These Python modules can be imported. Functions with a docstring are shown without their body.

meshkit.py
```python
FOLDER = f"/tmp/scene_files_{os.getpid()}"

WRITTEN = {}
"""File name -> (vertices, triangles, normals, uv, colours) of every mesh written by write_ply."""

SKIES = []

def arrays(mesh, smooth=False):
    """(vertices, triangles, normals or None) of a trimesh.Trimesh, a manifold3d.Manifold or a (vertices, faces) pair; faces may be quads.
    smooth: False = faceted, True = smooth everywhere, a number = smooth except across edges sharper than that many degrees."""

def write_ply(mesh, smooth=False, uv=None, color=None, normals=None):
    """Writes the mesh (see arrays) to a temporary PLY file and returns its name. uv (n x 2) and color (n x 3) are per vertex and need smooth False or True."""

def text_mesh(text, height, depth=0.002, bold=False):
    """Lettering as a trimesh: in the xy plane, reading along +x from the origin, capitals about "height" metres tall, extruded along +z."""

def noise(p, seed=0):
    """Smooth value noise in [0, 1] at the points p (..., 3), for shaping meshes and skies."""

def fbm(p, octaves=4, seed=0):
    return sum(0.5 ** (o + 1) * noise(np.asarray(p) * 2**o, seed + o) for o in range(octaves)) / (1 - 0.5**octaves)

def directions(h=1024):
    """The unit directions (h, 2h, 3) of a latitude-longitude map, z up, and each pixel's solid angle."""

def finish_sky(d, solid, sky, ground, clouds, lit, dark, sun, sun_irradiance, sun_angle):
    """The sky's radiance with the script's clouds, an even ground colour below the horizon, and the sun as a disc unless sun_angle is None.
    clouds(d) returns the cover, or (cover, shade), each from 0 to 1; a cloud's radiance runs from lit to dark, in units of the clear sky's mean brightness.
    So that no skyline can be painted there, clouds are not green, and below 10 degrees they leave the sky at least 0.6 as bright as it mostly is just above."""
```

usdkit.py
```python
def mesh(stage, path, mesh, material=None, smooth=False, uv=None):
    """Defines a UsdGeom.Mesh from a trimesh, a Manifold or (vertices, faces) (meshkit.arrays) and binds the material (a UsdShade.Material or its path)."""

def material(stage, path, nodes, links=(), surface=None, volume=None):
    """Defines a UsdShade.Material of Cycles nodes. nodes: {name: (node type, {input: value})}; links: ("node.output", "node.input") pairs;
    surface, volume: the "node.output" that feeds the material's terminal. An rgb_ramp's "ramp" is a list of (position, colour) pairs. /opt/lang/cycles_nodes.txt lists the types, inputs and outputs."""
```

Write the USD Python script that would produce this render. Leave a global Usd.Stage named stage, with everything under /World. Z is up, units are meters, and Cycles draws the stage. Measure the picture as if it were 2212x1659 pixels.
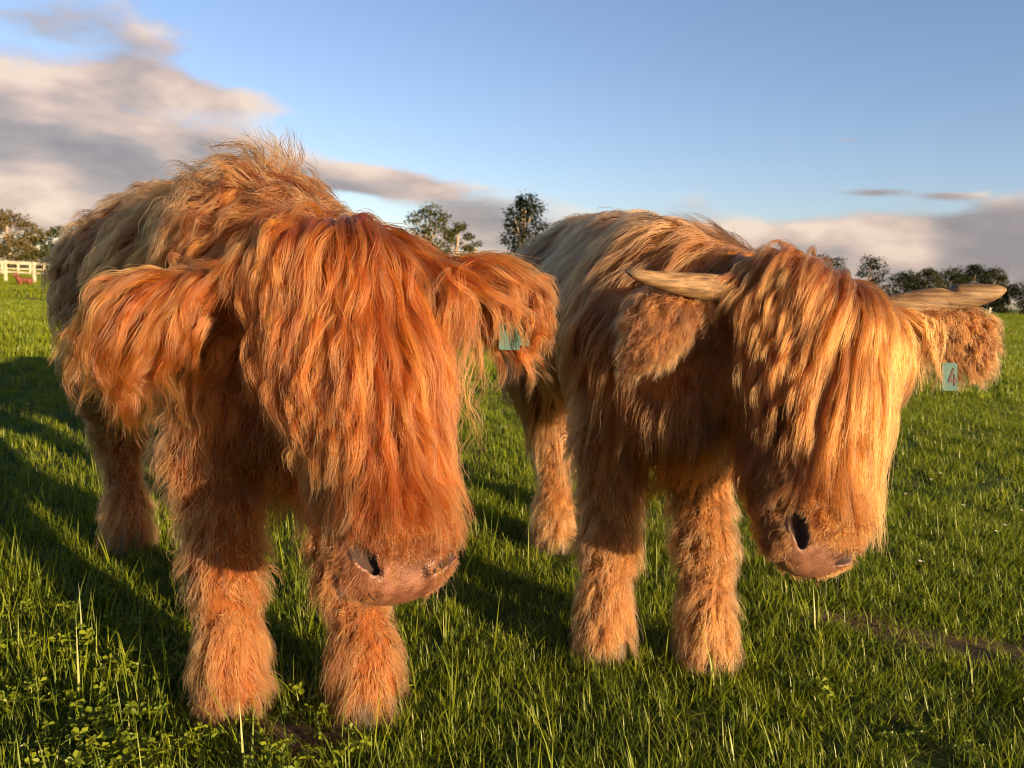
import math, random
import numpy as np, trimesh, usdkit, meshkit
from scipy.ndimage import map_coordinates
from scipy.spatial import cKDTree
from pxr import Usd, UsdGeom, UsdLux, UsdShade, Gf, Sdf, Vt

stage = Usd.Stage.CreateInMemory()
UsdGeom.Xform.Define(stage, '/World')
LK = '/World/Looks/'
A3 = lambda *v: np.array(v, float)
nz = lambda v: v / (np.linalg.norm(v, axis=-1, keepdims=True) + 1e-9)

# ------------------------------------------------------------------ camera, sky, sun, exposure
CAM_H, PITCH, ROLL = 0.85, math.radians(7.2), math.radians(2.6)
FOC, HALFTAN = 5.7, 1106 / 1671
SUN_AZ, SUN_EL = math.radians(133), math.radians(9.5)
EXPOSURE, SUN_I, SKY_S = 2.1, 1.25, 0.053
fwd = A3(0, math.cos(PITCH), -math.sin(PITCH))
_u = np.cross(A3(1, 0, 0), fwd)
right = math.cos(ROLL) * A3(1, 0, 0) + math.sin(ROLL) * _u
up = -math.sin(ROLL) * A3(1, 0, 0) + math.cos(ROLL) * _u
EYE = A3(0, 0, CAM_H)
cam = UsdGeom.Camera.Define(stage, '/World/camera')
cam.CreateFocalLengthAttr(FOC); cam.CreateHorizontalApertureAttr(2 * FOC * HALFTAN)
cam.CreateFStopAttr(1.6); cam.CreateFocusDistanceAttr(1.4); cam.CreateExposureAttr(EXPOSURE)
cam.CreateClippingRangeAttr((0.05, 5000.0))
cam.AddTransformOp().Set(Gf.Matrix4d(*right, 0, *up, 0, *(-fwd), 0, *EYE, 1))


def at(x, y, d):
    """World point seen at the photograph's pixel (in a 2212 px wide copy), d metres along the lens axis."""
    return EYE + d * (fwd + (x - 1106) / 1671 * right - (y - 829.5) / 1671 * up)


def gnd(x, y):
    v = at(x, y, 1.0) - EYE
    return EYE - v * (CAM_H / v[2])


def azel(x, y):
    v = nz(at(x, y, 1.0) - EYE)
    return math.atan2(v[0], v[1]), math.asin(v[2])


S = A3(math.sin(SUN_AZ) * math.cos(SUN_EL), math.cos(SUN_AZ) * math.cos(SUN_EL), math.sin(SUN_EL))
sun = UsdLux.DistantLight.Define(stage, '/World/sun')
sun.CreateIntensityAttr(SUN_I); sun.CreateNormalizeAttr(True); sun.CreateAngleAttr(0.5); sun.CreateColorAttr((1.0, 0.70, 0.40))
sun.AddTransformOp().Set(Gf.Matrix4d().SetRotate(Gf.Rotation(Gf.Vec3d(0, 0, 1), Gf.Vec3d(*S))))


def sky_material():
    N, Lk, cnt = {}, [], [0]

    def node(kind, inputs=None, **links):
        cnt[0] += 1
        n = f"n{cnt[0]}"
        N[n] = (kind, inputs or {})
        for k, v in links.items():
            Lk.append((v, f"{n}.{k}"))
        return n

    def m(op, a, b=None, c=None):
        ins, ln = {"math_type": op}, {}
        for k, v in (("value1", a), ("value2", b), ("value3", c)):
            if v is None:
                continue
            if isinstance(v, str):
                ln[k] = v
            else:
                ins[k] = float(v)
        return node("math", ins, **ln) + ".value"

    g = node("geometry")
    s = node("separate_xyz", None, vector=g + ".position")
    az = m("arctan2", s + ".x", s + ".y")
    el = m("arcsine", s + ".z")
    elc = m("maximum", el, 0.0)
    # stretched cloud coordinates: flatter towards the horizon
    cx = node("combine_xyz", {"z": 3.1}, x=m("multiply", az, 3.6), y=m("multiply", el, 8.4))
    n1 = node("noise_texture", {"scale": 1.5, "detail": 9.0, "roughness": 0.56, "distortion": 0.1}, vector=cx + ".vector") + ".fac"
    cx2 = node("combine_xyz", {"z": 3.1}, x=m("multiply_add", az, 3.6, 0.10), y=m("multiply_add", el, 8.4, 0.20))
    n2 = node("noise_texture", {"scale": 1.5, "detail": 3.0, "roughness": 0.47, "distortion": 0.15}, vector=cx2 + ".vector") + ".fac"

    def blob(px, py, wx, wy, amp):
        a0, e0 = azel(px, py)
        w1, w2 = wx / 1671, wy / 1671
        qx = m("divide", m("subtract", az, a0), w1)
        qy = m("divide", m("subtract", el, e0), w2)
        r2 = m("add", m("multiply", qx, qx), m("multiply", qy, qy))
        return m("multiply", m("exponent", m("multiply", r2, -1.0)), amp)

    tot = None
    for bl in SKY_BLOBS:
        b = blob(*bl)
        tot = b if tot is None else m("add", tot, b)
    cov = m("add", n1, tot)
    cover = node("map_range", {"range_type": "smoothstep", "from_min": 0.66, "from_max": 0.90, "to_min": 0.0, "to_max": 1.0, "clamp": True}, value=cov) + ".result"
    cover = m("multiply", cover, 0.93)
    dif = m("subtract", n1, n2)
    # light from behind the camera: the tops and right shoulders of the clouds catch it
    sh = m("add", m("multiply", dif, 3.3), m("multiply_add", cov, -0.75, 1.22))
    cr = node("rgb_ramp", {"ramp": [(0.0, CLOUD[0]), (0.35, CLOUD[1]), (0.7, CLOUD[2]), (1.0, CLOUD[3])]}, fac=sh) + ".color"
    sk = node("sky_texture", {"sky_type": "single_scattering", "sun_disc": False, "sun_elevation": SUN_EL, "sun_rotation": SUN_AZ,
                              "air_density": 1.0, "aerosol_density": 0.8, "ozone_density": 2.0, "altitude": 300.0}) + ".color"
    sk = node("mix_color", {"blend_type": "multiply", "fac": 1.0, "b": (1.0, .90, 1.0), "use_clamp_result": False}, a=sk) + ".result"
    mx = node("mix_color", {"use_clamp_result": False, "use_clamp": True}, fac=cover, a=sk, b=cr) + ".result"
    bg = node("background_shader", {"strength": SKY_S}, color=mx) + ".background"
    return usdkit.material(stage, LK + 'sky', N, Lk, surface=bg)


SKY_BLOBS = [(40, 215, 330, 80, .40), (420, 200, 220, 36, .34), (0, 390, 260, 95, .50), (330, 335, 360, 50, .38), (620, 370, 260, 28, .20),
             (840, 400, 150, 24, .34), (1010, 470, 150, 48, .38), (1150, 540, 300, 40, .30), (1850, 545, 480, 82, .62), (2300, 540, 330, 95, .55),
             (1890, 416, 85, 10, .30), (2050, 424, 50, 9, .30), (1530, 327, 45, 9, .24), (1830, 302, 30, 8, .2), (1700, 310, 40, 8, .16), (1060, 300, 110, 40, .17), (330, 85, 150, 90, .25), (90, 60, 200, 50, .20),
             (1500, 150, 420, 140, -.22), (800, 90, 160, 110, -.08)]
CLOUD = [(1.4, 1.22, 1.26), (1.95, 1.65, 1.58), (3.15, 2.38, 2.0), (4.1, 3.25, 2.6)]
dome = UsdLux.DomeLight.Define(stage, '/World/sky')
UsdShade.MaterialBindingAPI.Apply(dome.GetPrim()).Bind(sky_material())
dome.GetPrim().SetCustomDataByKey('kind', 'structure')

# ------------------------------------------------------------------ helpers
used = {}


def numbered(path):
    used[path] = used.get(path, -1) + 1
    return path if used[path] == 0 else f"{path}_{used[path]:03d}"


def tag(prim, label=None, category=None, group=None, kind=None):
    for k, v in (('label', label), ('category', category), ('group', group), ('kind', kind)):
        if v:
            prim.SetCustomDataByKey(k, v)
    return prim


def thing(name, label=None, category=None, group=None, kind=None, loc=(0, 0, 0)):
    x = UsdGeom.Xform.Define(stage, numbered('/World/' + name))
    if any(loc):
        x.AddTranslateOp().Set(Gf.Vec3d(*map(float, loc)))
    return tag(x.GetPrim(), label, category, group, kind)


def part(parent, name, m, mat, smooth=False, label=None, kind=None):
    path = numbered(str(parent.GetPath()) + '/' + name)
    return tag(usdkit.mesh(stage, path, m, mat, smooth=smooth).GetPrim(), label, kind=kind)


def mat(name, nodes, links, surface='p.BSDF'):
    return usdkit.material(stage, LK + name, nodes, links, surface=surface)


def noise_mat(name, ramp, scale, rough=0.8, detail=6.0, bump=0.3, bscale=60.0, bdist=0.01, stretch=None, spec=0.3):
    nodes = {"g": ("geometry", {}), "m": ("mapping", {"scale": stretch or (1, 1, 1)}), "n": ("noise_texture", {"scale": scale, "detail": detail, "roughness": 0.6}),
             "r": ("rgb_ramp", {"ramp": ramp}), "b2": ("noise_texture", {"scale": bscale, "detail": 4.0}), "bp": ("bump", {"strength": bump, "distance": bdist}),
             "p": ("principled_bsdf", {"roughness": rough, "specular_ior_level": spec})}
    links = [("g.position", "m.vector"), ("m.vector", "n.vector"), ("m.vector", "b2.vector"), ("n.fac", "r.fac"), ("r.color", "p.base_color"), ("b2.fac", "bp.height"), ("bp.normal", "p.normal")]
    return mat(name, nodes, links)


def tube(points, radii, sides=8, cap=True):
    p = np.asarray(points, float)
    r = np.broadcast_to(radii, (len(p),))
    t = nz(np.gradient(p, axis=0))
    ref = A3(0, 0, 1) if abs(t[0, 2]) < 0.9 else A3(1, 0, 0)
    a = nz(np.cross(t, ref)); b = np.cross(t, a)
    an = np.arange(sides) * 2 * np.pi / sides
    v = p[:, None] + r[:, None, None] * (np.cos(an)[None, :, None] * a[:, None] + np.sin(an)[None, :, None] * b[:, None])
    n = len(p)
    i, j = np.meshgrid(np.arange(n - 1), np.arange(sides), indexing='ij')
    q = np.stack([i * sides + j, i * sides + (j + 1) % sides, (i + 1) * sides + (j + 1) % sides, (i + 1) * sides + j], -1).reshape(-1, 4)
    f = np.vstack([q[:, [0, 1, 2]], q[:, [0, 2, 3]]])
    v = v.reshape(-1, 3)
    if cap:
        k = len(v)
        v = np.vstack([v, p[0], p[-1]])
        jj = np.arange(sides)
        f = np.vstack([f, np.stack([np.full(sides, k), (jj + 1) % sides, jj], 1), np.stack([np.full(sides, k + 1), (n - 1) * sides + jj, (n - 1) * sides + (jj + 1) % sides], 1)])
    return trimesh.Trimesh(v, f[:, ::-1], process=False)


def box(lo, hi):
    lo, hi = np.array(lo, float), np.array(hi, float)
    b = trimesh.creation.box(hi - lo)
    b.apply_translation((lo + hi) / 2)
    return b


# ------------------------------------------------------------------ ground
def smooth01(x):
    x = np.clip(x, 0, 1)
    return x * x * (3 - 2 * x)


def gz(x, y):
    x, y = np.asarray(x, float), np.asarray(y, float)
    z = x * 0
    p = np.stack([x, y, z], -1)
    near = 0.016 * (meshkit.noise(p * 5.0, 3) - .5) + 0.05 * (meshkit.noise(p * A3(.9, 1.5, 1), 5) - .5) * smooth01((y - 1.8) / 1.5 + np.abs(x) * .2)
    far = 0.16 * (meshkit.noise(p * .22, 7) - .5) * smooth01((y - 4) / 10)
    return near + far


DIRT = [(gnd(1850, 1345), .20, .075), (gnd(2020, 1385), .22, .07), (gnd(2200, 1425), .25, .06), (gnd(640, 1600), .16, .05)]


def dirtiness(x, y):
    d = 0
    for c, rx, ry in DIRT:
        d = np.maximum(d, 1 - np.sqrt(((x - c[0]) / rx) ** 2 + ((y - c[1]) / ry) ** 2))
    return d


def ground():
    xs = np.concatenate([-np.geomspace(3, 900, 40)[::-1], np.arange(-2.9, 2.95, .06), np.geomspace(3, 900, 40)])
    ys = np.concatenate([np.linspace(-60, 0, 12), np.arange(.1, 5, .06), np.geomspace(5, 1500, 90)])
    X, Y = np.meshgrid(xs, ys)
    Z = gz(X, Y)
    v = np.stack([X, Y, Z], -1).reshape(-1, 3)
    ny, nx = X.shape
    i, j = np.meshgrid(np.arange(ny - 1), np.arange(nx - 1), indexing='ij')
    a = i * nx + j
    q = np.stack([a, a + 1, a + nx + 1, a + nx], -1).reshape(-1, 4)
    nodes = {"g": ("geometry", {}), "n": ("noise_texture", {"scale": 9.0, "detail": 8.0, "roughness": 0.7}), "n2": ("noise_texture", {"scale": 0.35, "detail": 5.0}),
             "r": ("rgb_ramp", {"ramp": [(.3, (.012, .02, .004)), (.5, (.03, .05, .008)), (.62, (.06, .065, .018)), (.75, (.06, .042, .02))]}),
             "r2": ("rgb_ramp", {"ramp": [(.35, (.05, .085, .012)), (.65, (.11, .13, .03))]}),
             "s": ("separate_xyz", {}), "mr": ("map_range", {"from_min": 6.0, "from_max": 40.0, "clamp": True}),
             "mx": ("mix_color", {}), "bp": ("bump", {"strength": .8, "distance": .03}), "p": ("principled_bsdf", {"roughness": .95, "specular_ior_level": .1}),
             "dn": ("attribute", {"attribute": "dirt"}), "dr": ("rgb_ramp", {"ramp": [(.3, (.035, .022, .012)), (.5, (.10, .065, .038)), (.7, (.17, .115, .07))]}), "n3": ("noise_texture", {"scale": 70.0, "detail": 6.0, "roughness": .7}),
             "mx2": ("mix_color", {})}
    links = [("g.position", "n.vector"), ("g.position", "n2.vector"), ("g.position", "n3.vector"), ("n.fac", "r.fac"), ("n2.fac", "r2.fac"), ("g.position", "s.vector"), ("s.y", "mr.value"),
             ("mr.result", "mx.fac"), ("r.color", "mx.a"), ("r2.color", "mx.b"), ("n.fac", "bp.height"), ("bp.normal", "p.normal"), ("n3.fac", "dr.fac"), ("dn.fac", "mx2.fac"), ("mx.result", "mx2.a"), ("dr.color", "mx2.b"), ("mx2.result", "p.base_color")]
    gm = mat('ground', nodes, links)
    m = usdkit.mesh(stage, '/World/ground', (v, q), gm, smooth=True)
    dd = np.clip(dirtiness(v[:, 0], v[:, 1]) * 2.2, 0, 1)
    UsdGeom.PrimvarsAPI(m).CreatePrimvar('dirt', Sdf.ValueTypeNames.FloatArray, 'vertex').Set(Vt.FloatArray.FromNumpy(dd.astype(np.float32)))
    tag(m.GetPrim(), 'green pasture ground with a bare brown dirt patch on the right', kind='structure')


ground()


def leaf_mat(name, ramp, trans=0.35, rough=0.45, gloss=0.025):
    nodes = {"o": ("object_info", {}), "g": ("geometry", {}), "a": ("math", {"math_type": "multiply_add", "value2": 0.55}), "h": ("math", {"math_type": "multiply", "value2": 0.45}),
             "r": ("rgb_ramp", {"ramp": ramp}), "d": ("diffuse_bsdf", {}), "t": ("translucent_bsdf", {}), "m": ("mix_closure", {"fac": trans}),
             "gl": ("glossy_bsdf", {"roughness": rough, "color": (.9, .9, .8)}), "m2": ("mix_closure", {"fac": gloss})}
    links = [("o.random", "h.value1"), ("g.random_per_island", "a.value1"), ("h.value", "a.value3"), ("a.value", "r.fac"), ("r.color", "d.color"), ("r.color", "t.color"),
             ("d.BSDF", "m.closure1"), ("t.BSDF", "m.closure2"), ("m.closure", "m2.closure1"), ("gl.BSDF", "m2.closure2")]
    return mat(name, nodes, links, 'm2.closure')


GRASS = leaf_mat('grass_blades', [(0, (.07, .11, .007)), (.5, (.20, .235, .008)), (.9, (.30, .30, .015)), (.985, (.28, .24, .06)), (1, (.32, .25, .11))], trans=.48)
CLOVER = leaf_mat('clover_leaves', [(0, (.08, .115, .007)), (.6, (.17, .205, .010)), (1, (.26, .27, .02))], trans=.35)


def blade(rng, h, w, base, yaw, lean, curl):
    k = 4
    t = np.linspace(0, 1, k + 1)
    ang = lean + curl * t
    dx = np.concatenate([[0], np.cumsum(np.sin(ang[1:]) * h / k)])
    dz = np.concatenate([[0], np.cumsum(np.cos(ang[1:]) * h / k)])
    dirv, side = A3(math.cos(yaw), math.sin(yaw), 0), A3(-math.sin(yaw), math.cos(yaw), 0)
    c = base + dx[:, None] * dirv + dz[:, None] * A3(0, 0, 1)
    ww = w * (1 - t ** 1.6)[:, None] * .5
    v = np.vstack([np.stack([c[:-1] - side * ww[:-1], c[:-1] + side * ww[:-1]], 1).reshape(-1, 3), c[-1]])
    f = []
    for i in range(k - 1):
        f += [[2 * i, 2 * i + 1, 2 * i + 3], [2 * i, 2 * i + 3, 2 * i + 2]]
    f.append([2 * k - 2, 2 * k - 1, 2 * k])
    return v, np.array(f)


def joined(parts):
    n, vs, fs = 0, [], []
    for v, f in parts:
        vs.append(v); fs.append(f + n); n += len(v)
    return np.vstack(vs), np.vstack(fs)


def tuft(seed, n, rad, hmin, hmax, w, leanmax=.5, curlmax=.9):
    rng = np.random.default_rng(seed)
    out = []
    for _ in range(n):
        a, r = rng.uniform(0, 2 * np.pi), rad * math.sqrt(rng.uniform())
        out.append(blade(rng, rng.uniform(hmin, hmax), w * rng.uniform(.6, 1.3), A3(r * math.cos(a), r * math.sin(a), -.01), rng.uniform(0, 2 * np.pi), rng.uniform(0, leanmax), rng.uniform(-.1, curlmax)))
    return joined(out)


def clover(seed, n, rad, hmin, hmax, size):
    rng = np.random.default_rng(seed)
    out = []
    for _ in range(n):
        a, r = rng.uniform(0, 2 * np.pi), rad * math.sqrt(rng.uniform())
        c = A3(r * math.cos(a), r * math.sin(a), rng.uniform(hmin, hmax))
        nn = nz(A3(rng.normal(0, .45), rng.normal(0, .45), 1))
        u = nz(np.cross(nn, A3(1, .1, 0))); w = np.cross(nn, u)
        y0, sz = rng.uniform(0, 6.28), size * rng.uniform(.65, 1.25)
        for k in range(3):
            th = y0 + k * 2.094
            d, e = math.cos(th) * u + math.sin(th) * w, -math.sin(th) * u + math.cos(th) * w
            fold = nn * sz * .22
            pts = [c, c + d * sz * .45 + e * sz * .42 + fold, c + d * sz * .95 + e * sz * .34 + fold * .8, c + d * sz * .9, c + d * sz * .95 - e * sz * .34 + fold * .8, c + d * sz * .45 - e * sz * .42 + fold]
            out.append((np.array(pts), np.array([[0, 1, 3], [1, 2, 3], [0, 3, 5], [3, 4, 5]])))
        b = A3(c[0] * .7, c[1] * .7, -.01)
        s = nz(np.cross(c - b, A3(.3, 1, 0))) * .0006
        out.append((np.array([b - s, b + s, c + s, c - s]), np.array([[0, 1, 2], [0, 2, 3]])))
    return joined(out)


def instancer(name, protos, material, pos, yaw, scale, which, tilt=None, **tags):
    pi = UsdGeom.PointInstancer.Define(stage, '/World/' + name)
    paths = []
    for k, m in enumerate(protos):
        q = f'/World/{name}/{name}_kind' + ('' if k == 0 else f'_{k:03d}')
        usdkit.mesh(stage, q, m, material)
        paths.append(Sdf.Path(q))
    pi.CreatePrototypesRel().SetTargets(paths)
    pi.CreatePositionsAttr(Vt.Vec3fArray.FromNumpy(pos.astype(np.float32)))
    pi.CreateProtoIndicesAttr(Vt.IntArray.FromNumpy(which.astype(np.int32)))
    n = len(pos)
    tl = np.zeros((n, 2)) if tilt is None else tilt
    cz, sz_ = np.cos(yaw / 2), np.sin(yaw / 2)
    qh = [Gf.Quath(float(c), float(a * .5 * c), float(b * .5 * c), float(s)) for c, s, (a, b) in zip(cz, sz_, tl)]
    pi.CreateOrientationsAttr(Vt.QuathArray(qh))
    pi.CreateScalesAttr(Vt.Vec3fArray.FromNumpy(scale.astype(np.float32)))
    tag(pi.GetPrim(), **tags)


def field(rng, y0, y1, dens, margin=.5):
    wmax = HALFTAN * y1 * 1.12 + margin
    n = int(dens * (y1 - y0) * 2 * wmax)
    x, y = rng.uniform(-wmax, wmax, n), rng.uniform(y0, y1, n)
    k = np.abs(x) < HALFTAN * y * 1.12 + margin
    return x[k], y[k]


def grass():
    rng = np.random.default_rng(5)
    short = [tuft(k, 21, .034, .022, .056, .0034, .8, 1.3) for k in range(5)]
    fine = [tuft(20 + k, 9, .03, .045, .085, .0028, .75, 1.1) for k in range(3)]
    tall = [tuft(40 + k, 4, .035, .09, .18, .0040, .5, .9) for k in range(4)]
    far = [tuft(60 + k, 26, .06, .03, .06, .006, .6, .8) for k in range(3)]
    protos = short + fine + tall + far
    P, YW, SC, WH = [], [], [], []

    def add(x, y, s, which):
        s = np.asarray(s)
        if s.ndim == 1:
            s = np.stack([s, s, s], 1)
        P.append(np.stack([x, y, gz(x, y)], 1)); SC.append(s); WH.append(which)

    lush = lambda x, y: meshkit.fbm(np.stack([x * 2.2, y * 2.2, x * 0], -1), 3, 11)
    for (y0, y1, dens, sc, mix) in [(.45, 3.2, 1250, 1.0, 0), (3.2, 7, 420, 1.25, 0), (7, 18, 90, 1.7, 1), (18, 55, 14, 3.0, 1), (55, 140, 2.2, 6.5, 1)]:
        x, y = field(rng, y0, y1, dens)
        d = dirtiness(x, y)
        k = rng.uniform(size=len(x)) > np.clip(d * 2.3, 0, .86)
        x, y = x[k], y[k]
        n = len(x)
        l = lush(x, y)
        s = sc * (0.55 + .9 * l) * rng.uniform(.75, 1.2, n)
        if mix == 0:
            w = np.where(rng.uniform(size=n) < .82, rng.integers(0, 5, n), rng.integers(5, 8, n))
            sc3 = np.stack([s, s, s], 1)
        else:
            w = rng.integers(12, 15, n)
            sc3 = np.stack([s, s, s * (1.15 if y0 < 18 else .75 if y0 < 50 else .5)], 1)
        add(x, y, sc3, w)
    # taller loose blades: left foreground mostly, some along the bottom edge
    x, y = field(rng, .5, 3.4, 240)
    wgt = np.exp(-(((x + 1.0) / .55) ** 2 + ((y - 1.4) / .7) ** 2)) + .35 * np.exp(-((y - .95) / .35) ** 2) + .12
    k = rng.uniform(size=len(x)) < 1.5 * wgt * (.25 + 1.3 * lush(x + 9, y))
    x, y = x[k], y[k]
    k = dirtiness(x, y) < .15
    x, y = x[k], y[k]
    add(x, y, rng.uniform(.55, 1.05, len(x)), rng.integers(8, 12, len(x)))
    P, SC, WH = np.vstack(P), np.vstack(SC), np.concatenate(WH)
    n = len(P)
    print('grass', n)
    instancer('pasture_grass', protos, GRASS, P, rng.uniform(0, 2 * np.pi, n), SC, WH, kind='stuff', label='short green pasture grass with longer blades in the left foreground')
    cl = [clover(80 + k, 13, .045, .012, .045, .0125) for k in range(4)]
    x, y = field(rng, .5, 4.5, 420)
    p = .6 * np.exp(-(((x + .95) / .45) ** 2 + ((y - 1.15) / .5) ** 2)) + .45 * smooth01((lush(x * .7 + 31, y * .7) - .48) * 5) * smooth01((1.75 - y) / .5)
    k = (rng.uniform(size=len(x)) < p) & (dirtiness(x, y) < .3)
    x, y = x[k], y[k]
    n = len(x)
    s = rng.uniform(.7, 1.25, n)
    instancer('clover', cl, CLOVER, np.stack([x, y, gz(x, y)], 1), rng.uniform(0, 6.28, n), np.stack([s, s, s], 1), rng.integers(0, 4, n), kind='stuff', label='low round-leaved clover growing among the grass')


grass()


# ------------------------------------------------------------------ trees, fence, shed behind
BARK = noise_mat('bark', [(.3, (.10, .075, .05)), (.6, (.30, .23, .16)), (.8, (.42, .34, .25))], 1.5, stretch=(3, 3, .6), bump=.5, bdist=.05)
LEAVES = [leaf_mat('leaves_olive', [(0, (.020, .025, .008)), (.5, (.042, .044, .014)), (1, (.075, .066, .022))], .2, gloss=.0),
          leaf_mat('leaves_brown', [(0, (.038, .034, .013)), (.5, (.080, .060, .023)), (1, (.135, .092, .035))], .2, gloss=.0),
          leaf_mat('leaves_dark', [(0, (.009, .013, .007)), (.5, (.019, .022, .010)), (1, (.038, .034, .014))], .15, gloss=.0)]


def tree(px, base_py, top_py, width_px, depth, seed, name, label, tone, clumps, per, low=.25, trunk=True, leaf=.30, cat='tree', gap=1.0):
    """Stands on the ground at distance depth; the crown is built of leaf clumps on the ends of limbs."""
    rng = np.random.default_rng(seed)
    a = at(px, 600, depth)
    base = A3(a[0], a[1], float(gz(a[0], a[1])))
    H = at(px, top_py, depth)[2] - base[2]
    R = width_px / 1671 * depth / 2
    t = thing(name, label, cat, loc=base)
    wood, lv, lf = [], [], []
    for k in range(clumps):
        u = (k + .5) / clumps
        z = H * (low + (.97 - low) * u ** .8)
        rr = R * (1 - .55 * max(0, (u - .45) / .55) ** 1.5) * rng.uniform(.35, .95) * gap
        if u > .92:
            rr *= .35
        th = k * 2.4 + rng.uniform(-.5, .5)
        c = A3(rr * math.cos(th), rr * math.sin(th), z)
        cr = A3(1, 1, .62) * R * rng.uniform(.26, .44)
        if trunk:
            z0 = max(.12 * H, z * rng.uniform(.45, .7))
            wood.append(tube([A3(0, 0, z0), A3(c[0] * .45, c[1] * .45, z0 + (z - z0) * .6), c], [H * .013, H * .008, H * .003], 5))
        n = per
        d = nz(rng.normal(size=(n, 3)))
        r = rng.uniform(.55, 1.0, (n, 1)) ** .6 * (1 + .25 * rng.normal(size=(n, 1)))
        p = c + d * r * cr
        L = leaf * rng.uniform(.5, 1.3, (n, 1))
        ax = nz(rng.normal(size=(n, 3)) + A3(0, 0, -.5)); sd = nz(np.cross(ax, rng.normal(size=(n, 3))))
        q = np.stack([p - ax * L * .5, p + sd * L * .28, p + ax * L * .5, p - sd * L * .28], 1)
        lv.append(q.reshape(-1, 3))
    if trunk:
        wood.append(tube([A3(0, 0, -.3), A3(.02 * H, 0, .2 * H), A3(-.02 * H, .01 * H, .5 * H), A3(0, 0, .85 * H)], [H * .03, H * .024, H * .016, H * .006], 8))
        part(t, 'trunk', trimesh.util.concatenate(wood), BARK, smooth=True)
    v = np.vstack(lv)
    f = np.arange(len(v)).reshape(-1, 4)
    part(t, 'crown' if trunk else 'foliage', (v, f), LEAVES[tone])


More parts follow.
